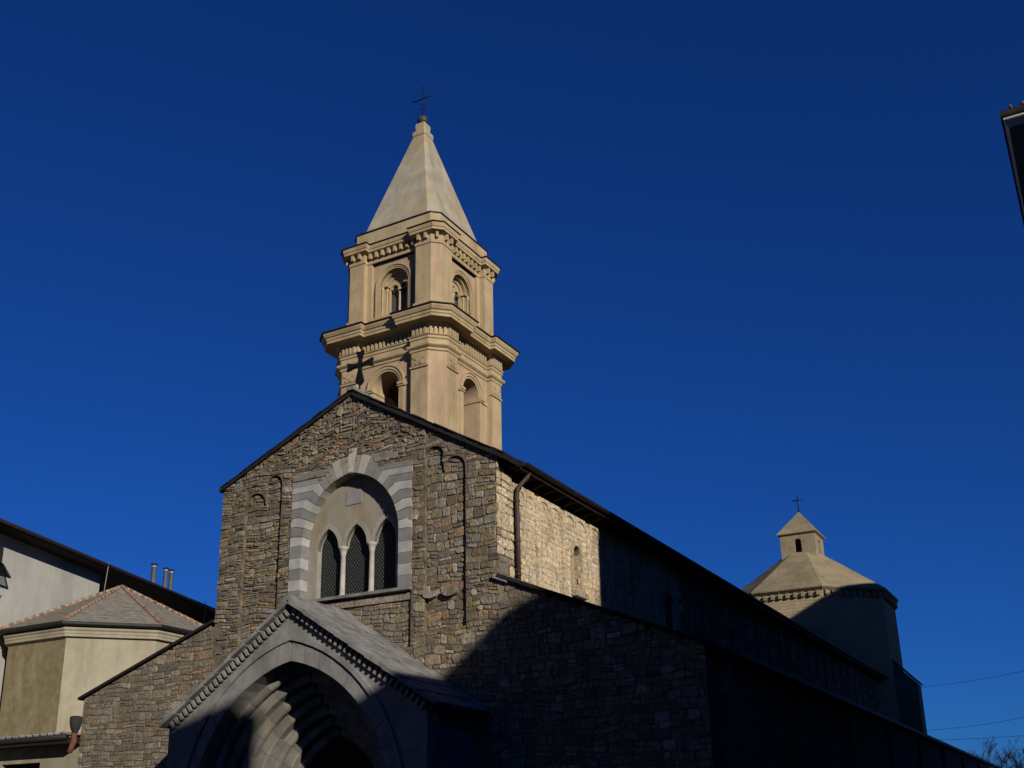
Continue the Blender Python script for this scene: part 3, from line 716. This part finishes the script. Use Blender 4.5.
# lower belfry stage
A, B, P0, ST, TH = 3.02, 2.40, 1.50, .27, 1.05
sh = MB(); sh.rings([[(x, y, z) for x, y in plan8(3.06, 2.45)] for z in (0, 15.4)]); sh.build('shaft', 'pink', TOW)
lo = MB(); piers(lo, A, B, P0, ST, TH, 15.4, 22.45)
AL = 21.32
for k in range(4):
    f = rotf(k); o = [(-.70, 17.2)] + arch(.70, AL, 0, 10) + [(.70, 17.2)]
    lo.prism(rect(-P0, P0, 15.4, 23.2), f, A - ST - TH, A - ST, 1, holes=[o[::-1]])
lo.box(-1.9, 1.9, -1.9, 1.9, 16.0, 16.4, 1); lo.box(-1.9, 1.9, -1.9, 1.9, 22.9, 23.3, 1)
low = lo.build('belfry_wall', ['cream', 'pink'], TOW)
for k in range(4):
    f = rotf(k); m = MB()
    m.band(arch(.70, AL, 0, 12), arch(.80, AL, 0, 12), f, A - ST - .1, A - ST + .05); m.band(arch(.80, AL, 0, 12), arch(.94, AL, 0, 12), f, A - ST - .1, A - ST + .09); m.band(arch(.94, AL, 0, 12), arch(1.02, AL, 0, 12), f, A - ST - .1, A - ST + .13)
    for sg in (-1, 1):
        x = sorted((sg * .66, sg * 1.06)); m.prism(rect(x[0], x[1], AL - .20, AL - .12), f, A - ST - .6, A - ST + .14); m.prism(rect(x[0] + .02, x[1] - .02, AL - .12, AL - .0), f, A - ST - .6, A - ST + .18)
        x = sorted((sg * .72, sg * .98)); m.prism(rect(x[0], x[1], 17.2, AL - .2), f, A - ST - .05, A - ST + .085)
        x = sorted((sg * 1.06, sg * 1.5)); m.prism(rect(x[0], x[1], AL - .16, AL - .02), f, A - ST - .02, A - ST + .05)
        xi = sorted((sg * .66, sg * .705)); m.prism(rect(xi[0], xi[1], AL - .2, AL - .02), f, A - ST - TH + .1, A - ST - .6)
    m.build('arch_moulding', 'cream', low)
for k in range(4):
    f = rotf(k)
    for sg in (-1, 1):
        cp = MB()
        x = sorted((sg * (P0 + .0), sg * (B + .0)))
        cp.prism(rect(x[0] - .03, x[1] + .03, 21.68, 21.76), f, A - .1, A + .06)
        cp.prism(rect(x[0] + .06, x[1] - .06, 21.80, 22.40), f, A - .1, A + .035)
        xm = (x[0] + x[1]) / 2
        for (dx, dz, r) in ((0, 22.12, .17), (-.2, 22.2, .12), (.2, 22.2, .12), (-.12, 21.93, .1), (.12, 21.93, .1), (0, 22.3, .08)):
            cp.prism([(xm + dx + r * math.cos(t), dz + r * math.sin(t)) for t in [2 * math.pi * q / 9 for q in range(9)]], f, A, A + .05 + r * .12)
        cp.prism(rect(x[0] + .03, x[1] - .03, 21.7, 22.44), f, A - .09, A + .012); cp.build('pilaster_capital', 'cream', TOW)
bell = MB(); bell.lathe([(.02, 20.9), (.2, 20.88), (.3, 20.7), (.36, 20.3), (.46, 19.9), (.62, 19.65), (.66, 19.55), (.6, 19.55)], (0, 0, 0), 20)
bell.build('bell', 'bronze', TOW)
yk = MB(); yk.box(-1.6, 1.6, -.1, .1, 20.9, 21.1); yk.tube([(.0, .82 * math.cos(t), 20.6 + .82 * math.sin(t)) for t in [2 * math.pi * q / 20 for q in range(21)]], .035, 6); yk.build('bell_wheel', 'wood', TOW)
co = MB()
mould(co, [(0, 22.42), (.05, 22.46), (.05, 22.55), (.13, 22.62), (.16, 22.66), (.16, 22.74), (.03, 22.80), (.03, 23.0), (.07, 23.03), (.07, 23.14), (.12, 23.18), (.12, 23.22), (.0, 23.24), (.0, 23.60), (.06, 23.62), (.14, 23.70), (.18, 23.76), (.52, 23.80), (.52, 23.93), (.55, 23.95), (.55, 24.06), (.60, 24.10), (.66, 24.24), (.66, 24.31), (.60, 24.33), (-.3, 24.44)], A, B, P0, ST)
cs = co.build('cornice', 'cream', TOW)
de = MB()
for k in range(4):
    f = rotf(k); w = .115
    for sg in (-1, 1):
        for i in range(4):
            x = sg * (P0 + .06 + (B - P0 - .08) * (i + .5) / 4); de.prism(rect(x - w / 2, x + w / 2, 23.25, 23.61), f, A - .02, A + .11)
    for i in range(12):
        x = -P0 + .12 + (2 * P0 - .24) * (i + .5) / 12; de.prism(rect(x - w / 2, x + w / 2, 23.25, 23.61), f, A - ST - .02, A - ST + .12)
    c45 = math.pi / 2 * k + math.pi / 4; mid = ((A + B) / 2) * math.sqrt(2)
    f45 = lambda u, v, d, t=c45: (u * math.cos(t) + d * math.sin(t), u * math.sin(t) - d * math.cos(t), v)
    for i in range(4):
        x = (i - 1.5) * .215; de.prism(rect(x - w / 2, x + w / 2, 23.25, 23.61), f45, mid - .02, mid + .10)
de.build_each('dentil', 'cream', cs)
cr = MB(); mould(cr, [(.60, 24.315), (.72, 24.32), (.72, 24.365), (-.2, 24.48)], A, B, P0, ST); cr.build('lead_cover', 'gutter', cs)
# upper stage
A, B, P0, ST, TH = 2.70, 2.32, 1.48, .27, .75
up = MB()
pl = MB(); mould(pl, [(.08, 24.40), (.08, 25.05), (.0, 25.12)], A, B, P0, ST); pl.build('plinth', 'cream', TOW)
piers(up, A, B, P0, ST, TH, 24.4, 28.1)
AU = 26.72
for k in range(4):
    f = rotf(k); o = [(-.80, 25.1)] + arch(.80, AU, 0, 12) + [(.80, 25.1)]; pn = rect(-1.22, 1.22, 25.0, 28.0)
    up.prism(rect(-P0, P0, 24.4, 28.3), f, A - ST - .14, A - ST, 0, holes=[pn[::-1]])
    up.prism(rect(-P0, P0, 24.4, 28.3), f, A - ST - TH, A - ST - .145, 1, holes=[o[::-1]])
uw = up.build('upper_wall', ['cream', 'pink'], TOW)
for k in range(4):
    f = rotf(k); D = A - ST - .145
    w_ = MB()
    for r0, r1, d in ((.80, .88, .02), (.88, .97, .05), (.97, 1.04, .09)): 
        w_.band(arch(r0, AU, 0, 12), arch(r1, AU, 0, 12), f, D - .1, D + d)
        for sg in (-1, 1):
            x = sorted((sg * r0, sg * r1)); w_.prism(rect(x[0], x[1], 25.08, AU), f, D - .1, D + d)
    for sg in (-1, 1):   # stepped jamb with colonnettes
        for q, (x, d) in enumerate(((.74, -.10), (.60, -.26))):
            w_.lathe([(.075, 25.1), (.075, 25.2), (.05, 25.24), (.05, AU - .22), (.085, AU - .1), (.085, AU)], f(sg * x, 0, D + d), 10)
        x = sorted((sg * .66, sg * .81)); w_.prism(rect(x[0], x[1], 25.08, AU), f, D - .5, D - .16)
        x = sorted((sg * .50, sg * .67)); w_.prism(rect(x[0], x[1], 25.08, AU), f, D - .5, D - .33)
        w_.prism(rect(min(sg * .46, sg * .84), max(sg * .46, sg * .84), AU - .0, AU + .06), f, D - .5, D - .06)
    w_.band(arch(.66, AU + .06, 0, 12), arch(.81, AU + .0, 0, 12), f, D - .5, D - .16)
    w_.band(arch(.50, AU + .06, 0, 12), arch(.67, AU + .06, 0, 12), f, D - .5, D - .33)
    wi = w_.build('window', 'cream', uw)
    m = MB()
    big = [(-.52, AU - .05)] + arch(.52, AU + .06, 0, 10) + [(.52, AU - .05)]
    l1 = [(-.44, AU - .045)] + arch(.19, AU - .02, 0, 6, -.25) + [(-.06, AU - .045)]; l2 = [(.06, AU - .045)] + arch(.19, AU - .02, 0, 6, .25) + [(.44, AU - .045)]
    m.prism(big, f, D - .56, D - .40, holes=[l1[::-1], l2[::-1]])
    m.build('tympanum', 'cream', wi)
    m = MB(); m.lathe([(.10, 25.1), (.10, 25.2), (.06, 25.26), (.055, AU - .3), (.1, AU - .16), (.11, AU - .05)], f(0, 0, D - .46), 12); m.build('column', 'cream', wi)
    m = MB(); m.prism(rect(-.6, .6, 25.0, 27.4), f, D - .64, D - .6); m.build('pane', 'dullglass', wi)
co = MB()
mould(co, [(0, 28.0), (.04, 28.03), (.04, 28.18), (.0, 28.2), (.0, 28.48), (.05, 28.52), (.22, 28.58), (.22, 28.70), (.25, 28.73), (.27, 28.86), (.27, 28.92), (-.2, 28.99)], A, B, P0, ST)
cs = co.build('cornice', 'cream', TOW)
de = MB()
for k in range(4):
    f = rotf(k); w = .12
    for sg in (-1, 1):
        for i in range(2):
            x = sg * (P0 + .02 + (B - P0 - .04) * (i + .5) / 2); de.prism(rect(x - w / 2, x + w / 2, 28.26, 28.53), f, A - .02, A + .18)
    for i in range(8):
        x = -P0 + .05 + (2 * P0 - .1) * (i + .5) / 8; de.prism(rect(x - w / 2, x + w / 2, 28.26, 28.53), f, A - ST - .02, A - ST + .19)
    c45 = math.pi / 2 * k + math.pi / 4; mid = ((A + B) / 2) * math.sqrt(2)
    f45 = lambda u, v, d, t=c45: (u * math.cos(t) + d * math.sin(t), u * math.sin(t) - d * math.cos(t), v)
    de.prism(rect(-w / 2, w / 2, 28.26, 28.53), f45, mid - .02, mid + .17)
de.build_each('modillion', 'cream', cs)
cr = MB(); mould(cr, [(.23, 28.925), (.32, 28.93), (.32, 28.965), (-.1, 29.02)], A, B, P0, ST); cr.build('lead_cover', 'gutter', cs)
pa = MB(); mould8(pa, [(0, 28.9), (0, 29.78)], 2.49, 2.13); pa.build('parapet', 'cream', TOW)
pa = MB(); mould8(pa, [(-.05, 29.782), (.05, 29.785), (.05, 29.835), (-.4, 29.87)], 2.49, 2.13); pa.build('lead_cover', 'gutter', TOW)
spi = MB()
spi.rings([[(x, y, z) for x, y in plan8(a, b)] for a, b, z in ((2.22, 1.80, 29.8), (2.2, 1.78, 30.1), (.38, .31, 36.05))])
spi.rings([[(x, y, z) for x, y in plan8(a, b)] for a, b, z in ((.39, .32, 36.02), (.43, .35, 36.08), (.41, .34, 36.32), (.31, .26, 36.40))])
spi.rings([[(x, y, z) for x, y in plan8(a, b)] for a, b, z in ((.29, .24, 36.38), (.29, .24, 36.5), (.31, .26, 36.78), (.26, .22, 36.88))])
so = spi.build('spire', 'spire', TOW)
ba = MB(); ba.lathe([(.09, 36.86), (.12, 36.9)] + [(max(.02, .29 * math.cos(t)), 37.16 + .29 * math.sin(t)) for t in [math.pi * (q / 12 - .5) + .3 * (q == 0) for q in range(13)]], (0, 0, 0), 18); ba.build('ball', 'bronze', TOW)
cr = MB(); r = .03
cr.tube([(0, 0, 37.4), (0, 0, 39.32)], r, 6); cr.tube([(-.66, 0, 38.52), (.70, 0, 38.52)], r, 6)
cr.tube([(.22 * math.cos(t), 0, 38.02 + .16 * math.sin(t)) for t in [2 * math.pi * q / 12 for q in range(13)]], .018, 5)
for s in (-1, 1): cr.tube([(s * .66, 0, 38.52), (s * .6, 0, 38.6)], .02, 5)
cr.build('cross', 'iron', TOW)

# ================================================================== DOMED CROSSING TOWER
DC = (0.36, 56.6)
dome = thing('crossing_tower', (DC[0], DC[1], 12.0), 'squat octagonal tower with low mortared roof and small lantern above the far end', 'tower')
def oct_(ap, z, rot=math.pi / 8):
    R = ap / math.cos(math.pi / 8); return [(DC[0] + R * math.cos(rot + math.pi / 4 * k), DC[1] + R * math.sin(rot + math.pi / 4 * k), z) for k in range(8)]
d = MB(); d.rings([oct_(5.80, 6.0), oct_(5.70, 18.05)]); drum_o = d.build('drum', 'drumstone', dome)
d = MB(); d.rings([oct_(5.75, 18.04), oct_(6.0, 18.22), oct_(6.03, 18.31)])
nc = 17
for j in range(nc):
    q0, q1 = j / nc, (j + 1) / nc; a0, a1 = 6.03 - 4.83 * q0, 6.03 - 4.83 * q1; z0, z1 = 18.32 + 3.68 * q0, 18.32 + 3.68 * q1
    dj = rng.uniform(.012, .035); d.rings([oct_(a0, z0 - .01), oct_(a0 + rng.uniform(-.012, .012), z0 + dj), oct_(a1, z1 + .002)], cap=False)
d.rings([oct_(1.25, 21.9), oct_(1.2, 22.0)]); d.build('roof', 'dome', dome)
cb_ = MB()
for k in range(8):
    t = math.pi / 4 * k; n_ = (math.cos(t), math.sin(t))
    for j in range(9):
        s = (j - 4) * .53
        f = lambda u, v, dd: (DC[0] + n_[0] * dd - n_[1] * u, DC[1] + n_[1] * dd + n_[0] * u, v)
        cb_.prism(rect(s - .11, s + .11, 17.68, 18.02), f, 5.65, 5.93)
cb_.build_each('corbel', 'dome', drum_o)
ln_ = MB()
FR = [lambda u, v, d, k=k: (DC[0] + u * math.cos(math.pi / 2 * k) + d * math.sin(math.pi / 2 * k), DC[1] + u * math.sin(math.pi / 2 * k) - d * math.cos(math.pi / 2 * k), v) for k in range(4)]
for k in range(4):
    o = [(-.26, 21.95)] + arch(.26, 22.78, 0, 6) + [(.26, 21.95)]
    hw_ = 1.29 if k % 2 == 0 else .989
    ln_.prism(rect(-hw_, hw_, 21.2, 23.35), FR[k], .99, 1.29, holes=[o[::-1]])
ln_o = ln_.build('lantern', 'dome', dome)
i_ = MB(); i_.box(DC[0] - .9, DC[0] + .9, DC[1] - .9, DC[1] + .9, 21.3, 23.3); i_.build('dark_core', 'dark', ln_o)
l2_ = MB(); l2_.rings([[(DC[0] + x * a, DC[1] + y * a, z) for x, y in ((-1, -1), (1, -1), (1, 1), (-1, 1))] for a, z in ((1.32, 23.33), (1.47, 23.42), (1.49, 23.48), (.03, 25.4))]); l2_.build('lantern_roof', 'dome', dome)
c_ = MB(); c_.tube([(DC[0], DC[1], 25.4), (DC[0], DC[1], 26.75)], .045, 6); c_.tube([(DC[0] - .38, DC[1], 26.35), (DC[0] + .38, DC[1], 26.35)], .045, 6); c_.build('cross', 'iron', dome)

# ================================================================== BAPTISTERY
BC = (-30.5, 18.85)
bap = thing('baptistery', (BC[0], BC[1], 0), 'yellow plastered octagonal building with low slate and terracotta roof left of the church', 'baptistery')
def octb(ap, z):
    R = ap / math.cos(math.pi / 8); return [Vector((BC[0] + R * math.cos(math.pi / 8 + math.pi / 4 * k), BC[1] + R * math.sin(math.pi / 8 + math.pi / 4 * k), z)) for k in range(8)]
b_ = MB(); b_.rings([octb(5.5, 0), octb(5.5, 12.2)], facemi=lambda k: 1 if k in (3, 4, 5) else 0); b_.build('wall', ['yellow', 'olive'], bap)  # left and front faces get a darker, mottled olive plaster
b_ = MB(); b_.rings([octb(5.49, 12.18), octb(5.70, 12.20), octb(5.70, 12.34), octb(5.73, 12.36), octb(5.73, 12.48), octb(5.80, 12.56), octb(5.80, 12.66), octb(5.45, 12.7)]); b_.build('cornice', 'yellow', bap)
b_ = MB()
top = Vector((BC[0], BC[1], 16.15)); R0 = octb(5.95, 12.98)
b_.rings([octb(5.5, 12.88), octb(5.95, 12.955), octb(5.95, 12.98)], cap=False)
for k in range(8):           # slate courses, each a hair above the one below
    a, c = R0[k], R0[(k + 1) % 8]; nr_ = 16
    for j in range(nr_):
        s0, s1 = j / nr_, (j + 1) / nr_
        q = [a.lerp(top, s0), c.lerp(top, s0), c.lerp(top, s1), a.lerp(top, s1)]
        lift = .028
        q[0] = q[0] + Vector((0, 0, lift)); q[1] = q[1] + Vector((0, 0, lift))
        b_.add(q + [a.lerp(top, s0), c.lerp(top, s0)], [(0, 1, 2, 3), (0, 1, 5, 4)], 0)
bro = b_.build('roof', surf('slate_courses', (0.38, 0.34, 0.27), (0.22, 0.195, 0.155), scale=2.5, bump=0.3, bscale=10), bap)
h_ = MB()
for k in range(8):
    a = R0[k]; n_ = 17
    for j in range(n_):
        s0, s1 = j / n_, (j + .62) / n_
        p, q = a.lerp(top, s0), a.lerp(top, s1)
        h_.tube([p + Vector((0, 0, .05)), q + Vector((0, 0, .065))], .105 * rng.uniform(.9, 1.1), 8, mi=0, tone=(lambda b: (b, b * .97, b * .92))(rng.uniform(.55, 1.25)), smooth=False)
        h_.tube([q + Vector((0, 0, .045)), a.lerp(top, min(1, (j + 1.02) / n_)) + Vector((0, 0, .05))], .10 * rng.uniform(.9, 1.1), 8, mi=1, smooth=False)
h_.build('hip_tiles', ['hiptile', 'tilemortar'], bro)
g_ = MB(); g_.rings([octb(5.5, 12.70), octb(5.98, 12.74), octb(6.07, 12.80), octb(6.07, 12.95), octb(5.84, 12.94)]); g_.build('gutter', 'gutter', bap)

# ---- low annexe by the church corner
an = thing('low_annexe', (-20.5, 9, 0), 'low plastered lean-to with tiled eave and dark window beside the aisle corner', 'house')
a_ = MB(); f5 = FXat(5.45)
a_.prism(rect(-28, -12.4, 0, 5.9), f5, -5, 0, holes=[rect(-21.9, -19.5, 3.2, 4.98)[::-1]]); a_.build('wall', 'yellow', an)
a_ = MB(); slab(a_, (-28.3, 4.75, 5.86), (-16.95, 4.75, 5.92), (-16.95, 12.5, 6.15), (-28.3, 12.5, 6.15), .10); aro_ = a_.build('roof', 'slab', an)
a_ = MB(); a_.tube([(-28.3, 4.68, 5.78), (-17.2, 4.68, 5.84)], .11, 8); a_.box(-28.2, -17.05, 4.72, 5.44, 5.60, 5.85); a_.build('gutter', 'gutter', aro_)
a_ = MB()
x = -28.0
while x < -17.1:
    a_.tube([(x, 4.70, 5.97 + (x + 28) * .005), (x, 8.0, 6.08)], .05, 7); x += .42
a_.build('tile_row', 'slab', aro_)
a_ = MB(); a_.prism(rect(-21.9, -19.5, 3.2, 4.98), f5, -.35, -.3); a_.build('window', 'dark', an)

# ================================================================== WHITE HOUSE behind
uh_ = Vector((-.28, .96, 0)).normalized(); nh_ = Vector((.96, .28, 0)).normalized()
W0 = Vector((-37.3, 25.5, 0))
whs = thing('white_house', tuple(W0), 'white plastered house with deep dark eaves and steel flues at left edge', 'house')
fh = lambda u, v, d: tuple(W0 + uh_ * u + nh_ * d + Vector((0, 0, v)))
w_ = MB(); o = rect(-15.6, -11.95, 15.3, 17.75)
w_.prism(rect(-30, -3.34, 0, 18.55), fh, -12, 0); w_.prism(rect(-3.34, 22, 0, 18.55), fh, -12, -3.2); w_.prism(rect(-3.3, 22, 0, 15.6), fh, -3.2, -.02); w_.build('wall', 'pale', whs)
w_ = MB()
w_.prism([(-3.3, 18.4), (1.2, 18.4), (1.2, 18.62), (-6, 20.6), (-12.8, 18.62), (-12.8, 18.4)], lambda u, v, d: fh(d, v, u), -30.4, 22.4); wr = w_.build('roof', 'wood', whs)
w_ = MB(); w_.tube([fh(-30.4, 18.56, 1.28), fh(22.4, 18.56, 1.28)], .12, 8); w_.build('gutter', surf('brown_gutter', (0.05, 0.032, 0.036), (0.035, 0.022, 0.026), scale=3, bump=0.05, rough=0.5), wr)
for (px, py, z0, z1, r) in ((-39.6, 29.9, 18.6, 21.05, .17), (-40.1, 31.55, 18.6, 21.15, .15), (-40.34, 32.35, 18.6, 21.2, .15)):
    w_ = MB(); w_.lathe([(r, z0 - .3), (r, z1 - .28), (r * 1.06, z1 - .28), (r * 1.06, z1 - .2), (r * .9, z1 - .2), (r * .9, z1 - .1)], (px, py, 0), 12); ch = w_.build('flue', 'steel', wr)
    w_ = MB(); w_.lathe([(r * 1.5, z1 - .12), (r * 1.55, z1 - .08), (r * .3, z1 + .03)], (px, py, 0), 12); w_.build('flue_cap', 'gutter', ch)
w_ = MB(); w_.prism(rect(-16.8, -13.2, 15.1, 17.7), fh, .0, .04); wwn = w_.build('window', 'dark', whs)
w_ = MB()
hz, ht = 16.75, 17.75
w_.prism(rect(-16.8, -13.25, 16.78, 17.65), fh, .05, .1); w_.build('shutter', 'shutter', wwn)
w_ = MB()
for u0, u1, z0, z1, d0, d1 in ((-16.8, -13.2, 16.7, 15.9, .12, .7),):
    P = [fh(u0, z0, d0), fh(u1, z0, d0), fh(u1, z1, d1), fh(u0, z1, d1)]
    for a, b in ((0, 1), (1, 2), (2, 3), (3, 0)): w_.tube([P[a], P[b]], .06, 6)
    for q in range(1, 12):
        t = q / 12; a = Vector(P[0]).lerp(Vector(P[3]), t); b = Vector(P[1]).lerp(Vector(P[2]), t); w_.tube([a, b], .028, 4)
w_.build('awning_shutter', 'shutter', wwn)
w_ = MB(); w_.prism(rect(-16.9, -13.0, 14.95, 15.1), fh, 0, .15); w_.build('sill', 'pale', wwn)
for (u, z0, z1, lean) in ((-4.9, 16.0, 18.7, .25), (8.6, 16.4, 18.95, .0)):
    w_ = MB(); w_.tube([fh(u, z0, 1.3), fh(u + lean, z1, 1.35)], .022, 6); w_.tube([fh(u, z0 + .2, 1.3), fh(u, z0 + .2, 0)], .03, 5); w_.build('pole', 'steel', whs)

# ================================================================== HOUSE at the right edge of the picture
ch_ = thing('corner_house', (19.5, 4.0, 0), 'dark shaded house corner with pale top moulding at the right edge', 'house')
def ringc(o, z): return [(19.62 - o, 4.0 - o, z), (27 + o, 4.0 - o, z), (27 + o, 32 + o, z), (19.62 - o, 32 + o, z)]
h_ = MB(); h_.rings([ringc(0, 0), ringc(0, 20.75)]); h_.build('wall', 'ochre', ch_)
h_ = MB(); h_.rings([ringc(-.01, 20.6), ringc(.02, 20.65), ringc(.1, 20.86), ringc(.1, 20.92), ringc(-.1, 20.93)]); h_.build('cornice', 'pale', ch_)
h_ = MB(); h_.rings([ringc(.14, 20.935), ringc(.16, 20.98), ringc(.15, 21.12), ringc(-.2, 21.18)]); hr = h_.build('roof', 'slate', ch_)
h_ = MB()
for k in range(5): h_.tube([(19.75 + .32 * k, 3.86, 21.2), (19.75 + .32 * k, 6.5, 21.9)], .05, 7)
h_.build('roof_tile', 'terracotta', hr)

# ---- houses across the street and beside the camera (their shadow lies over the church), plus an added sky screen
def uhp(u, h): return (.829 * h + .559 * u, -.559 * h + .829 * u)
def house(name, quad, z, label, matn='ochre'):
    t = thing(name, (*quad[0], 0), label, 'house')
    m = MB(); m.rings([[(x, y, 0) for x, y in quad], [(x, y, z) for x, y in quad]]); m.build('wall', matn, t)
    cx, cy = sum(q[0] for q in quad) / 4, sum(q[1] for q in quad) / 4
    m = MB(); m.rings([[(cx + (x - cx) * k, cy + (y - cy) * k, zz) for x, y in quad] for k, zz in ((1, z), (1, z + .15), (.15, z + .9))]); m.build('roof', 'slate', t)
    return t
house('town_house', [(20.75, -3.5), (30, -3.5), (30, 1.0), (20.75, 1.0)], 22.6, 'tall ochre town house across the lane, outside the picture')
t = thing('tower_house', (*uhp(38, 1), 0), 'very tall ochre house further up the lane, outside the picture', 'house')
m = MB(); m.prism([(37.5, 0), (60, 0), (60, 29.0), (51, 28.75), (47.2, 28.42), (45, 27.98), (43.6, 27.4), (42.2, 26.86), (37.5, 25.4)], lambda u, v, d: (*uhp(u, 1 + d), v), 0, 8); m.build('wall', 'ochre', t)
t = thing('street_house', (*uhp(0, 40), 0), 'wide ochre house behind the camera, roofline shaped to its shadow, ends added to block sky', 'house')
fd = lambda u, v, d: (*uhp(u, 40 + d), v)
m = MB(); m.prism([(-30, 0), (45, 0), (45, 24), (13.5, 24), (13.5, 20.72), (3.4, 20.72), (2.92, 20.6), (1.85, 19.6), (-.8, 18.62), (-2.2, 18.3), (-2.35, 20.12), (-4.67, 20.3), (-10, 20.4), (-30, 20.6)], fd, 0, 9); m.build('wall', 'ochre', t)  # roofline drawn from its shadow edge; long ends added to screen skylight

house('sky_blocker', [(-48, -52), (-15, -52), (-15, -15), (-48, -15)], 27.0, 'tall ochre block added on the left, outside the picture, to screen the sky')  # unseen block added to cut skylight on the shaded facade

# ================================================================== WIRES, TREE
def sag(p, q, s, n=14): return [tuple(Vector(p).lerp(Vector(q), i / n) - Vector((0, 0, s * 4 * (i / n) * (1 - i / n)))) for i in range(n + 1)]
for (p, q, s, lb) in (((7.6, 55.5, 11.5), (20.5, 46, 12.0), .35, 'thin overhead wire, highest of three across the sky at lower right'), ((7.6, 55.5, 8.6), (20.5, 46, 9.6), .45, 'thin overhead wire, middle one of three over the aisle roof'), ((7.6, 55.5, 7.95), (20.5, 46, 7.55), .18, 'thin overhead wire, lowest of three just over the bare treetop')):
    w_ = MB(); w_.tube(sag(p, q, s), .011, 5); o = w_.build('overhead_wire', 'wire'); tag(o, lb, 'wire', 'overhead wires at the right')
tree = thing('bare_tree', (10.2, 72.0, 0), 'leafless tree with fine twigs beyond the far end of the church', 'tree')
TR, TC_ = MB(), MB(); rt_ = random.Random(5)
def branch(p, d, L, r, lev):
    n = 4; pts = [p]
    for i in range(n):
        d = (d + Vector((rt_.uniform(-.18, .18), rt_.uniform(-.18, .18), rt_.uniform(-.05, .16)))).normalized(); pts.append(pts[-1] + d * L / n)
    (TR if lev == 0 else TC_).tube(pts, r, 7 if lev < 2 else 4, r1=r * .6)
    if lev >= 5: return
    for i in range(4 if lev else 11):
        t = rt_.uniform(.35, 1) if lev else rt_.uniform(.55, 1); k = min(int(t * n), n - 1); q = pts[k].lerp(pts[k + 1], t * n - k)
        a = rt_.uniform(0, 6.28); sp = rt_.uniform(.5, 1.0) * (1.5 if lev == 0 else 1)
        nd_ = (d + Vector((math.cos(a) * sp, math.sin(a) * sp, rt_.uniform(-.1, .35)))).normalized()
        branch(q, nd_, L * rt_.uniform(.5, .72), max(r * .5, .012), lev + 1)
branch(Vector((10.2, 72, 0)), Vector((0, 0, 1)), 4.4, .16, 0)
TR.build('trunk', 'bark', tree); TC_.build('crown', 'bark', tree)

for o in bpy.data.objects:
    if '_o' in o: del o['_o']
